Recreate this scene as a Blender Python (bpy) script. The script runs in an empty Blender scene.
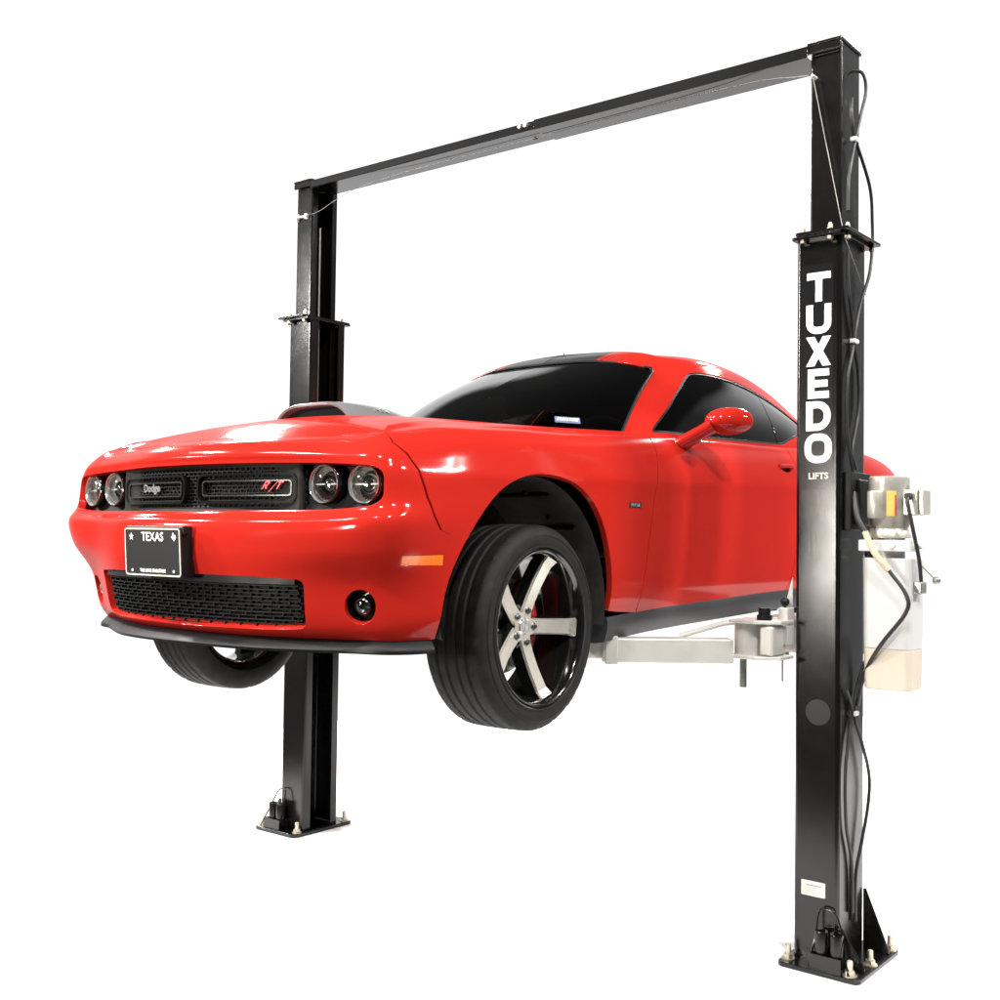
WORLD_WHITE = 1.04; WORLD_DIM = .17; WORLD_DARK = .03; CEIL = .35; EXPOSURE = 0.0
_L = [(-7.0, -3.5, 8.0, 800, .9, .3), (-5.6, -5.6, 4.2, 620, .7, .3), (-4.6, -6.6, 9.5, 900, .8, .3), (1.2, -7.8, 9.8, 1000, .7, .3), (6.0, -4.8, 8.2, 740, .7, .3), (8.2, -.5, 7.5, 600, .8, .3), (9.0, 4.6, 8.5, 700, .9, .3),  # the low second one is added to fill the lower bumper
      (10.2, 6.8, 9.0, 900, 1.0, .4), (-.8, 12.5, 9.6, 1050, 1.0, .4), (-3.2, 12.5, 8.5, 700, 1.0, .4), (-10.0, 5.0, 7.5, 850, 1.0, .4), (-9.5, .8, 7.0, 600, 1.0, .4)]
LIGHTS = [('ring_fill_light', (x, y, z), (x * .12, y * .12 + .3, .6), w, h, p, (1, .98, .95)) for x, y, z, p, w, h in _L]  # ring of fill lamps added to whiten the floor and thin its shadows
LIGHTS += [('post_glow_lamp', (-.36, -5.4, 1.66), (1.2, -.3, 1.6), .45, .5, 150, (1, .95, .86))]  # unseen lamp left of the camera for the post glow, boosted as bumper fill
import bpy, math, random
import numpy as np
from mathutils import Vector, Matrix
from mathutils.geometry import delaunay_2d_cdt
random.seed(4)
PI = math.pi
scene = bpy.context.scene
COL = scene.collection

# ------------------------------------------------------------------ materials
def mat(name, base, rough=0.5, metal=0.0, spec=0.5, coat=0.0, coat_rough=0.03, noise=None, bump=None,
        rvar=None, emission=None):
    m = bpy.data.materials.new(name); m.use_nodes = True
    nt = m.node_tree; b = nt.nodes['Principled BSDF']
    b.inputs['Base Color'].default_value = (*base, 1)
    b.inputs['Roughness'].default_value = rough
    b.inputs['Metallic'].default_value = metal
    b.inputs['Specular IOR Level'].default_value = spec
    b.inputs['Coat Weight'].default_value = coat
    b.inputs['Coat Roughness'].default_value = coat_rough
    tc = nt.nodes.new('ShaderNodeTexCoord')
    def nz(scale, detail=4, rough_=0.55):
        n = nt.nodes.new('ShaderNodeTexNoise'); n.inputs['Scale'].default_value = scale
        n.inputs['Detail'].default_value = detail; n.inputs['Roughness'].default_value = rough_
        nt.links.new(tc.outputs['Object'], n.inputs['Vector']); return n
    if noise:                                   # (scale, colour2, low, high)
        n = nz(noise[0]); r = nt.nodes.new('ShaderNodeMapRange')
        r.inputs['From Min'].default_value = noise[2]; r.inputs['From Max'].default_value = noise[3]
        nt.links.new(n.outputs['Fac'], r.inputs['Value'])
        mx = nt.nodes.new('ShaderNodeMix'); mx.data_type = 'RGBA'
        mx.inputs['A'].default_value = (*base, 1); mx.inputs['B'].default_value = (*noise[1], 1)
        nt.links.new(r.outputs['Result'], mx.inputs['Factor'])
        nt.links.new(mx.outputs['Result'], b.inputs['Base Color'])
    if rvar:                                    # (scale, min, max)
        n = nz(rvar[0]); r = nt.nodes.new('ShaderNodeMapRange')
        r.inputs['From Min'].default_value = 0.3; r.inputs['From Max'].default_value = 0.7
        r.inputs['To Min'].default_value = rvar[1]; r.inputs['To Max'].default_value = rvar[2]
        nt.links.new(n.outputs['Fac'], r.inputs['Value'])
        nt.links.new(r.outputs['Result'], b.inputs['Roughness'])
    if bump:                                    # (scale, strength, distance)
        n = nz(bump[0], 3); bp = nt.nodes.new('ShaderNodeBump')
        bp.inputs['Strength'].default_value = bump[1]; bp.inputs['Distance'].default_value = bump[2]
        nt.links.new(n.outputs['Fac'], bp.inputs['Height'])
        nt.links.new(bp.outputs['Normal'], b.inputs['Normal'])
    return m

M = {}
RED = (0.345, 0.0140, 0.0092)
M['paint'] = mat('red_paint', RED, 0.36, spec=0.0, coat=0.33, coat_rough=0.10, noise=(1.6, (0.355, 0.0150, 0.0098), .4, .6))
M['black_paint'] = mat('black_lift_paint', (0.0036, 0.0034, 0.0035), 0.18, spec=0.42, bump=(420, 0.28, 0.0008), rvar=(9, .16, .20),
                       noise=(5, (0.0052, 0.0048, 0.0045), .4, .7))
M['beam_paint'] = mat('black_gloss_beam', (0.0035, 0.0035, 0.0035), 0.16, spec=0.9, bump=(120, 0.03, 0.0006))
M['decal'] = mat('decal_black', (0.0065, 0.0065, 0.007), 0.19, spec=0.42, bump=(200, .1, .001))
M['plug'] = mat('plug_black', (0.011, 0.0105, 0.0105), 0.34, spec=0.4)
M['white_ink'] = mat('white_lettering', (0.80, 0.80, 0.79), 0.5)
M['silver_paint'] = mat('silver_arm_paint', (0.50, 0.485, 0.45), 0.38, metal=0.25, bump=(90, .15, .001), noise=(14, (.45, .435, .40), .45, .75), rvar=(20, .3, .5))
M['motor_paint'] = mat('motor_grey_paint', (0.41, 0.395, 0.355), 0.32, metal=0.35, bump=(90, .1, .001), noise=(9, (.28, .26, .22), .4, .7))
M['tank'] = mat('milky_plastic', (0.44, 0.44, 0.43), 0.35, spec=0.4, bump=(14, .1, .004))
M['oil'] = mat('oil_in_plastic', (0.46, 0.40, 0.32), 0.35, spec=0.4, noise=(6, (.49, .44, .37), .4, .7))
M['zinc'] = mat('zinc_bolt', (0.55, 0.50, 0.40), 0.38, metal=0.85, noise=(60, (.30, .26, .2), .5, .75))
M['steel'] = mat('bright_steel', (0.26, 0.25, 0.235), 0.5, metal=0.8)
M['white_plastic'] = mat('white_plastic', (0.62, 0.62, 0.60), 0.4)
M['rubber'] = mat('black_rubber', (0.0055, 0.0053, 0.0052), 0.66, spec=0.2, noise=(22, (0.012, 0.011, 0.0105), .45, .75), bump=(70, .25, .0015))
M['hose'] = mat('black_hose', (0.013, 0.013, 0.013), 0.45, spec=0.4)
M['black_plastic'] = mat('black_plastic', (0.0055, 0.0055, 0.006), 0.5, spec=0.22, bump=(240, .15, .0008), rvar=(12, .42, .56))
M['grille_black'] = mat('grille_black', (0.0032, 0.0032, 0.0034), 0.55, spec=0.15)
M['sill_plastic'] = mat('sill_plastic', (0.026, 0.026, 0.028), 0.42, spec=0.45, bump=(240, .15, .0008))
M['gloss_black'] = mat('gloss_black', (0.006, 0.006, 0.006), 0.12, spec=0.5, coat=.5)
M['liner'] = mat('wheel_liner', (0.016, 0.0145, 0.013), 0.75, spec=0.25, noise=(10, (.03, .026, .022), .45, .7), bump=(40, .4, .004))
M['under'] = mat('underbody', (0.012, 0.011, 0.010), 0.8, spec=0.2, noise=(8, (.03, .026, .022), .5, .75))
M['machined'] = mat('machined_alloy', (0.82, 0.78, 0.69), 0.27, metal=0.78, noise=(3, (.74, .70, .62), .4, .7))
M['chrome'] = mat('chrome', (0.80, 0.80, 0.79), 0.16, metal=0.85)
M['dark_chrome'] = mat('dark_chrome', (0.12, 0.12, 0.12), 0.25, metal=0.9)
M['caliper'] = mat('caliper_red', (0.45, 0.012, 0.012), 0.35, coat=.4)
M['disc'] = mat('brake_disc', (0.16, 0.15, 0.13), 0.4, metal=0.9)
M['amber'] = mat('amber_lens', (0.83, 0.16, 0.012), 0.25, coat=.5, noise=(90, (.76, .14, .011), .45, .6))
M['reflector'] = mat('lamp_reflector', (0.86, 0.84, 0.79), 0.38, metal=0.2, noise=(50, (.55, .53, .5), .4, .65))
M['seat'] = mat('seat_cloth', (0.03, 0.028, 0.026), 0.8)
M['cabin'] = mat('cabin_trim', (0.022, 0.021, 0.018), 0.8)
M['taillight'] = mat('tail_lamp', (0.25, 0.006, 0.006), 0.15, coat=.6)
M['yellow'] = mat('yellow_sticker', (0.60, 0.385, 0.09), 0.5, noise=(60, (.50, .31, .07), .5, .7))
M['red_ink'] = mat('red_ink', (0.55, 0.02, 0.03), 0.4)
M['tan_hose'] = mat('tan_sleeve', (0.50, 0.43, 0.30), 0.55, noise=(40, (.40, .34, .24), .4, .7))
M['fitting'] = mat('grey_fitting', (0.30, 0.29, 0.27), 0.35, metal=.7)
M['plate_black'] = mat('plate_black', (0.009, 0.009, 0.0095), 0.4, bump=(300, .1, .0005))
M['label'] = mat('silver_label', (0.58, 0.55, 0.49), 0.4, metal=.2, noise=(45, (.5, .47, .41), .45, .7))
M['sticker'] = mat('blue_sticker', (0.10, 0.12, 0.22), 0.4, noise=(150, (.16, .18, .30), .45, .6))
M['scoop'] = mat('scoop_satin', (0.16, 0.16, 0.165), 0.25, metal=.25, coat=.3)
M['lens_dark'] = mat('lens_dark', (0.03, 0.03, 0.03), 0.06, spec=.6, coat=1.0)

def glass_mat(name, tint, refl=0.06):
    m = bpy.data.materials.new(name); m.use_nodes = True; nt = m.node_tree
    nt.nodes.remove(nt.nodes['Principled BSDF'])
    out = nt.nodes['Material Output']
    t = nt.nodes.new('ShaderNodeBsdfTransparent'); t.inputs['Color'].default_value = (*tint, 1)
    g = nt.nodes.new('ShaderNodeBsdfGlossy'); g.inputs['Roughness'].default_value = 0.035
    g.inputs['Color'].default_value = (1, 1, 1, 1)
    f = nt.nodes.new('ShaderNodeFresnel'); f.inputs['IOR'].default_value = 1.45
    n = nt.nodes.new('ShaderNodeTexNoise'); n.inputs['Scale'].default_value = 1.7
    bp = nt.nodes.new('ShaderNodeBump'); bp.inputs['Strength'].default_value = .02; bp.inputs['Distance'].default_value = .02
    nt.links.new(n.outputs['Fac'], bp.inputs['Height']); nt.links.new(bp.outputs['Normal'], g.inputs['Normal'])
    mx = nt.nodes.new('ShaderNodeMixShader')
    nt.links.new(f.outputs['Fac'], mx.inputs['Fac']); nt.links.new(t.outputs[0], mx.inputs[1]); nt.links.new(g.outputs[0], mx.inputs[2])
    nt.links.new(mx.outputs[0], out.inputs['Surface'])
    return m
M['tint_glass'] = glass_mat('tinted_glass', (0.14, 0.132, 0.10))
M['clear_lens'] = glass_mat('clear_lens', (0.85, 0.85, 0.85))

# red paint with the roof stripes (object space: real stripes on the roof)
def roof_paint():
    m = M['paint'].copy(); m.name = 'red_paint_striped_roof'; nt = m.node_tree; b = nt.nodes['Principled BSDF']
    for l in list(b.inputs['Base Color'].links): nt.links.remove(l)
    tc = nt.nodes.new('ShaderNodeTexCoord'); sp = nt.nodes.new('ShaderNodeSeparateXYZ')
    nt.links.new(tc.outputs['Object'], sp.inputs[0])
    ab = nt.nodes.new('ShaderNodeMath'); ab.operation = 'ABSOLUTE'; nt.links.new(sp.outputs['X'], ab.inputs[0])
    def band(lo, hi):
        a = nt.nodes.new('ShaderNodeMath'); a.operation = 'GREATER_THAN'; a.inputs[1].default_value = lo
        c = nt.nodes.new('ShaderNodeMath'); c.operation = 'LESS_THAN'; c.inputs[1].default_value = hi
        p = nt.nodes.new('ShaderNodeMath'); p.operation = 'MULTIPLY'
        nt.links.new(ab.outputs[0], a.inputs[0]); nt.links.new(ab.outputs[0], c.inputs[0])
        nt.links.new(a.outputs[0], p.inputs[0]); nt.links.new(c.outputs[0], p.inputs[1]); return p
    s = band(-1, .30)
    for lo, hi in ((.325, .335), (.355, .362), (.382, .387)):
        q = band(lo, hi); ad = nt.nodes.new('ShaderNodeMath'); ad.operation = 'ADD'
        nt.links.new(s.outputs[0], ad.inputs[0]); nt.links.new(q.outputs[0], ad.inputs[1]); s = ad
    up = nt.nodes.new('ShaderNodeMath'); up.operation = 'GREATER_THAN'; up.inputs[1].default_value = 1.24
    nt.links.new(sp.outputs['Z'], up.inputs[0])
    mu = nt.nodes.new('ShaderNodeMath'); mu.operation = 'MULTIPLY'; mu.use_clamp = True
    nt.links.new(s.outputs[0], mu.inputs[0]); nt.links.new(up.outputs[0], mu.inputs[1])
    mx = nt.nodes.new('ShaderNodeMix'); mx.data_type = 'RGBA'
    mx.inputs['A'].default_value = (*RED, 1); mx.inputs['B'].default_value = (0.03, 0.03, 0.03, 1)
    nt.links.new(mu.outputs[0], mx.inputs['Factor']); nt.links.new(mx.outputs['Result'], b.inputs['Base Color'])
    return m
M['roof_paint'] = roof_paint()

# ------------------------------------------------------------------ object helpers
def link(o, parent=None):
    COL.objects.link(o)
    if parent is not None: o.parent = parent
    return o
def empty(name, loc, label=None, cat=None, parent=None, group=None):
    o = bpy.data.objects.new(name, None); o.location = loc; o.empty_display_size = .2
    link(o, parent)
    if label: o['label'] = label
    if cat: o['category'] = cat
    if group: o['group'] = group
    return o

class MB:
    """collects shapes; build() links them as ONE mesh object"""
    def __init__(s): s.v = []; s.f = []; s.mi = []
    def add(s, v, f, mi=0, mtx=None):
        o = len(s.v)
        for p in v:
            p = Vector(p)
            s.v.append(tuple(mtx @ p if mtx is not None else p))
        for q in f: s.f.append(tuple(o + i for i in q)); s.mi.append(mi)
        return s
    def box(s, x0, x1, y0, y1, z0, z1, mi=0, mtx=None):
        v = [(x, y, z) for z in (z0, z1) for y in (y0, y1) for x in (x0, x1)]
        return s.add(v, [(0, 2, 3, 1), (4, 5, 7, 6), (0, 1, 5, 4), (2, 6, 7, 3), (0, 4, 6, 2), (1, 3, 7, 5)], mi, mtx)
    def prism(s, pts, axis, a, b, mi=0, mtx=None):
        """polygon in the plane across `axis` (0:x,1:y,2:z) extruded a..b; pts CCW or CW"""
        n = len(pts); v = []
        for t in (a, b):
            for p in pts:
                q = [0, 0, 0]; k = [i for i in range(3) if i != axis]
                q[k[0]], q[k[1]] = p; q[axis] = t; v.append(q)
        f = [(i, (i + 1) % n, n + (i + 1) % n, n + i) for i in range(n)]
        f += [tuple(range(n))[::-1], tuple(range(n, 2 * n))]
        return s.add(v, f, mi, mtx)
    def lathe(s, prof, n=48, axis='x', c=(0, 0, 0), mi=0, cap=False, mtx=None):
        """prof: (radius, along)"""
        v = []; f = []; m = len(prof)
        for i in range(n):
            a = 2 * PI * i / n; ca, sa = math.cos(a), math.sin(a)
            for r, h in prof:
                if axis == 'x': p = (h, r * ca, r * sa)
                elif axis == 'y': p = (r * ca, h, r * sa)
                else: p = (r * ca, r * sa, h)
                v.append((p[0] + c[0], p[1] + c[1], p[2] + c[2]))
        for i in range(n):
            j = (i + 1) % n
            for k in range(m - 1): f.append((i * m + k, j * m + k, j * m + k + 1, i * m + k + 1))
        if cap:
            f.append(tuple(i * m for i in range(n))); f.append(tuple(i * m + m - 1 for i in range(n))[::-1])
        return s.add(v, f, mi, mtx)
    def cyl(s, p, q, r, n=20, r2=None, mi=0):
        p = Vector(p); q = Vector(q); d = (q - p); L = d.length
        mt = Matrix.Translation(p) @ d.to_track_quat('Z', 'Y').to_matrix().to_4x4()
        return s.lathe([(r, 0), (r if r2 is None else r2, L)], n, 'z', mi=mi, cap=True, mtx=mt)
    def tube(s, pts, r, n=10, mi=0, smooth=6):
        P = [Vector(p) for p in pts]
        if smooth and len(P) > 2:
            Q = []
            for i in range(len(P) - 1):
                a, b = P[i], P[i + 1]; pa = P[i - 1] if i else a * 2 - b; pb = P[i + 2] if i + 2 < len(P) else b * 2 - a
                for k in range(smooth):
                    t = k / smooth
                    Q.append(0.5 * ((2 * a) + (b - pa) * t + (2 * pa - 5 * a + 4 * b - pb) * t * t + (3 * a - pa - 3 * b + pb) * t ** 3))
            Q.append(P[-1]); P = Q
        v = []; f = []; N = len(P); up = Vector((.31, .2, .93)).normalized()
        for i, p in enumerate(P):
            t = (P[min(i + 1, N - 1)] - P[max(i - 1, 0)]).normalized()
            a = t.cross(up)
            if a.length < 1e-3: a = t.cross(Vector((1, 0, 0)))
            a.normalize(); b = t.cross(a); up = b.cross(t) * -1 if False else up
            for k in range(n):
                an = 2 * PI * k / n; v.append(p + a * (r * math.cos(an)) + b * (r * math.sin(an)))
        for i in range(N - 1):
            for k in range(n): f.append((i * n + k, i * n + (k + 1) % n, (i + 1) * n + (k + 1) % n, (i + 1) * n + k))
        f.append(tuple(range(n))[::-1]); f.append(tuple((N - 1) * n + k for k in range(n)))
        return s.add(v, f, mi)
    def sphere(s, c, r, n=20, m=12, sc=(1, 1, 1), mi=0):
        v = [(c[0], c[1], c[2] - r * sc[2])]; f = []
        for j in range(1, m):
            a = -PI / 2 + PI * j / m
            for i in range(n):
                b = 2 * PI * i / n
                v.append((c[0] + r * sc[0] * math.cos(a) * math.cos(b), c[1] + r * sc[1] * math.cos(a) * math.sin(b), c[2] + r * sc[2] * math.sin(a)))
        v.append((c[0], c[1], c[2] + r * sc[2])); L = len(v) - 1
        for i in range(n):
            f.append((0, 1 + (i + 1) % n, 1 + i)); f.append((L, L - n + i, L - n + (i + 1) % n))
        for j in range(m - 2):
            for i in range(n):
                a = 1 + j * n; f.append((a + i, a + (i + 1) % n, a + n + (i + 1) % n, a + n + i))
        return s.add(v, f, mi)
    def bolt(s, x, y, z, r=.014, h=.05, mi=0):
        s.lathe([(0.001, 0), (r * 1.75, 0), (r * 1.75, .004), (0.001, .004)], 16, 'z', (x, y, z), mi)
        s.lathe([(r * 1.25, .004), (r * 1.25, .02), (0.001, .02)], 6, 'z', (x, y, z), mi)
        s.lathe([(r * .72, .02), (r * .72, h - .003), (r * .5, h), (0.001, h)], 12, 'z', (x, y, z), mi)
        return s
    def build(s, name, m, parent=None, smooth=30, bevel=0, seg=2, label=None, wn=False):
        me = bpy.data.meshes.new(name); me.from_pydata([tuple(p) for p in s.v], [], s.f); me.update()
        for k in (m if isinstance(m, (list, tuple)) else [m]): me.materials.append(M[k])
        if isinstance(m, (list, tuple)):
            me.polygons.foreach_set('material_index', s.mi)
        import bmesh
        bm = bmesh.new(); bm.from_mesh(me); bmesh.ops.recalc_face_normals(bm, faces=bm.faces); bm.to_mesh(me); bm.free()
        if smooth:
            me.polygons.foreach_set('use_smooth', [True] * len(me.polygons))
            me.set_sharp_from_angle(angle=math.radians(smooth))
        o = bpy.data.objects.new(name, me); link(o, parent)
        if bevel:
            b = o.modifiers.new('b', 'BEVEL'); b.width = bevel; b.segments = seg; b.limit_method = 'ANGLE'; b.angle_limit = math.radians(40)
            b.harden_normals = False
        if (bevel or wn) and smooth:
            q = o.modifiers.new('w', 'WEIGHTED_NORMAL'); q.keep_sharp = True
        if label: o['label'] = label
        return o

def rrect(x0, x1, y0, y1, r, n=6):
    r = min(r, (x1 - x0) / 2 - 1e-5, (y1 - y0) / 2 - 1e-5); P = []
    for cx, cy, a0 in ((x1 - r, y0 + r, -90), (x1 - r, y1 - r, 0), (x0 + r, y1 - r, 90), (x0 + r, y0 + r, 180)):
        for k in range(n + 1):
            a = math.radians(a0 + 90 * k / n); P.append((cx + r * math.cos(a), cy + r * math.sin(a)))
    return P

def in_poly(P, x, y):
    P = np.asarray(P); x = np.asarray(x); y = np.asarray(y); c = np.zeros(x.shape, bool); n = len(P)
    for i in range(n):
        x0, y0 = P[i]; x1, y1 = P[(i + 1) % n]
        if y0 == y1: continue
        k = ((y0 > y) != (y1 > y)) & (x < (x1 - x0) * (y - y0) / (y1 - y0) + x0); c ^= k
    return c
def seg_dist(P, x, y):
    P = np.asarray(P); d = np.full(x.shape, 1e9); n = len(P)
    for i in range(n):
        a = P[i]; b = P[(i + 1) % n]; ab = b - a; L = ab @ ab
        if L < 1e-14: continue
        t = np.clip(((x - a[0]) * ab[0] + (y - a[1]) * ab[1]) / L, 0, 1)
        d = np.minimum(d, np.hypot(x - a[0] - t * ab[0], y - a[1] - t * ab[1]))
    return d
def area(P):
    P = np.asarray(P); return 0.5 * np.sum(P[:, 0] * np.roll(P[:, 1], -1) - np.roll(P[:, 0], -1) * P[:, 1])
def resample(P, step):
    out = []; n = len(P)
    for i in range(n):
        a = np.asarray(P[i], float); b = np.asarray(P[(i + 1) % n], float); L = np.hypot(*(b - a))
        if L < 1e-7: continue
        k = max(1, int(math.ceil(L / step)))
        for j in range(k): out.append(a + (b - a) * j / k)
    return np.array(out)

def flat_shape(outer, holes, thick):
    """flat outline (2D, with holes) extruded by thick -> verts, faces in (x, y, depth)"""
    loops = [list(map(tuple, outer))] + [list(map(tuple, h)) for h in holes]
    V = []; E = []
    for L in loops:
        o = len(V); V += L; E += [(o + i, o + (i + 1) % len(L)) for i in range(len(L))]
    r = delaunay_2d_cdt([Vector(p) for p in V], E, [], 0, 1e-7)
    P = np.array([tuple(p) for p in r[0]]); F = []
    for t in r[2]:
        c = P[list(t)].mean(0)
        if in_poly(outer, c[:1], c[1:])[0] and not any(in_poly(h, c[:1], c[1:])[0] for h in holes): F.append(tuple(t))
    n = len(P); v = [(p[0], p[1], 0) for p in P] + [(p[0], p[1], thick) for p in P]
    f = [t[::-1] for t in F] + [tuple(n + i for i in t) for t in F]
    near = lambda q: int(np.argmin(((P - np.asarray(q)) ** 2).sum(1)))
    for L in loops:
        m = len(L); ids = [near(q) for q in L]
        for i in range(m):
            a = ids[i]; b = ids[(i + 1) % m]
            if a != b: f.append((a, b, n + b, n + a))
    return v, f

def text_mb(txt, size, thick=.0015, bold=0.0, sx=1.0, shear=0.0):
    """built-in font text as verts/faces, centred, in (x, y, depth)"""
    c = bpy.data.curves.new('lettering', 'FONT'); c.body = txt; c.size = size; c.extrude = thick / 2; c.offset = bold; c.shear = shear
    c.align_x = 'CENTER'; c.align_y = 'CENTER'; c.resolution_u = 3
    o = bpy.data.objects.new('lettering', c); COL.objects.link(o)
    dg = bpy.context.evaluated_depsgraph_get(); me = o.evaluated_get(dg).to_mesh()
    v = [(p.co.x * sx, p.co.y, p.co.z + thick / 2) for p in me.vertices]; f = [tuple(p.vertices) for p in me.polygons]
    o.evaluated_get(dg).to_mesh_clear(); bpy.data.objects.remove(o); bpy.data.curves.remove(c)
    return v, f
# ------------------------------------------------------------------ spline surfaces
def nat_spline(x, Y):
    """natural cubic spline through rows Y at knots x -> evaluator"""
    x = np.asarray(x, float); Y = np.asarray(Y, float); n = len(x); h = np.diff(x)
    A = np.zeros((n, n)); B = np.zeros_like(Y); A[0, 0] = A[-1, -1] = 1
    for i in range(1, n - 1):
        A[i, i - 1] = h[i - 1]; A[i, i] = 2 * (h[i - 1] + h[i]); A[i, i + 1] = h[i]
        B[i] = 6 * ((Y[i + 1] - Y[i]) / h[i] - (Y[i] - Y[i - 1]) / h[i - 1])
    D = np.linalg.solve(A, B.reshape(n, -1)).reshape(Y.shape)
    def ev(t):
        t = np.clip(np.asarray(t, float), x[0], x[-1]); i = np.clip(np.searchsorted(x, t, 'right') - 1, 0, n - 2)
        sh = (len(t),) + (1,) * (Y.ndim - 1); H = h[i].reshape(sh); a = ((x[i + 1] - t) / h[i]).reshape(sh); b = 1 - a
        return a * Y[i] + b * Y[i + 1] + ((a ** 3 - a) * D[i] + (b ** 3 - b) * D[i + 1]) * H * H / 6
    return ev

class Surf:
    def __init__(s, un, vn, G):
        s.un = np.asarray(un, float); s.vn = np.asarray(vn, float); s.G = np.asarray(G, float)
        s.eu = nat_spline(s.un, s.G); s.flip = 1
    def ev(s, u, v):
        u = np.atleast_1d(np.asarray(u, float)); v = np.atleast_1d(np.asarray(v, float))
        R = s.eu(u); k = s.vn; m = len(k); v = np.clip(v, k[0], k[-1])
        D = np.empty_like(R); h = np.diff(k)
        sl = (R[:, 1:] - R[:, :-1]) / h[None, :, None]
        D[:, 1:-1] = (sl[:, :-1] * h[None, 1:, None] + sl[:, 1:] * h[None, :-1, None]) / (h[1:] + h[:-1])[None, :, None]
        D[:, 0] = 1.5 * sl[:, 0] - .5 * D[:, 1]; D[:, -1] = 1.5 * sl[:, -1] - .5 * D[:, -2]
        i = np.clip(np.searchsorted(k, v, 'right') - 1, 0, m - 2); H = h[i][:, None]; t = ((v - k[i]) / h[i])[:, None]; r = np.arange(len(u))
        return ((2 * t ** 3 - 3 * t ** 2 + 1) * R[r, i] + (t ** 3 - 2 * t ** 2 + t) * H * D[r, i]
                + (-2 * t ** 3 + 3 * t ** 2) * R[r, i + 1] + (t ** 3 - t ** 2) * H * D[r, i + 1])
    def nrm(s, u, v):
        u = np.clip(np.atleast_1d(np.asarray(u, float)), s.un[0] + .004, s.un[-1] - .004); v = np.clip(np.atleast_1d(np.asarray(v, float)), s.vn[0] + .002, s.vn[-1] - .002)
        e = 2e-3; a = s.ev(u + e, v) - s.ev(u - e, v); b = s.ev(u, v + e * .5) - s.ev(u, v - e * .5)
        n = np.cross(a, b); n /= np.linalg.norm(n, axis=1)[:, None] + 1e-12
        return n * s.flip
    def inv(s, ax, pts, ur=None, vr=None):
        """(coord ax[0], coord ax[1]) -> (u, v)"""
        ur = ur or (s.un[0], s.un[-1]); vr = vr or (s.vn[0], s.vn[-1])
        uu, vv = np.meshgrid(np.linspace(*ur, 160), np.linspace(*vr, 80)); uu = uu.ravel(); vv = vv.ravel(); Q = s.ev(uu, vv)[:, list(ax)]
        out = []
        for p in pts:
            p = np.asarray(p, float); i = np.argmin(((Q - p) ** 2).sum(1)); w = np.array([uu[i], vv[i]])
            for _ in range(10):
                f = s.ev([w[0]], [w[1]])[0, list(ax)] - p; e = 1e-4
                J = np.stack([(s.ev([w[0] + e], [w[1]])[0, list(ax)] - s.ev([w[0] - e], [w[1]])[0, list(ax)]) / (2 * e),
                              (s.ev([w[0]], [w[1] + e])[0, list(ax)] - s.ev([w[0]], [w[1] - e])[0, list(ax)]) / (2 * e)], 1)
                try: d = np.linalg.solve(J, -f)
                except np.linalg.LinAlgError: break
                d = np.clip(d, -.05, .05); w = w + d
                w[0] = np.clip(w[0], *ur); w[1] = np.clip(w[1], *vr)
            out.append(w)
        return np.array(out)

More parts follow.
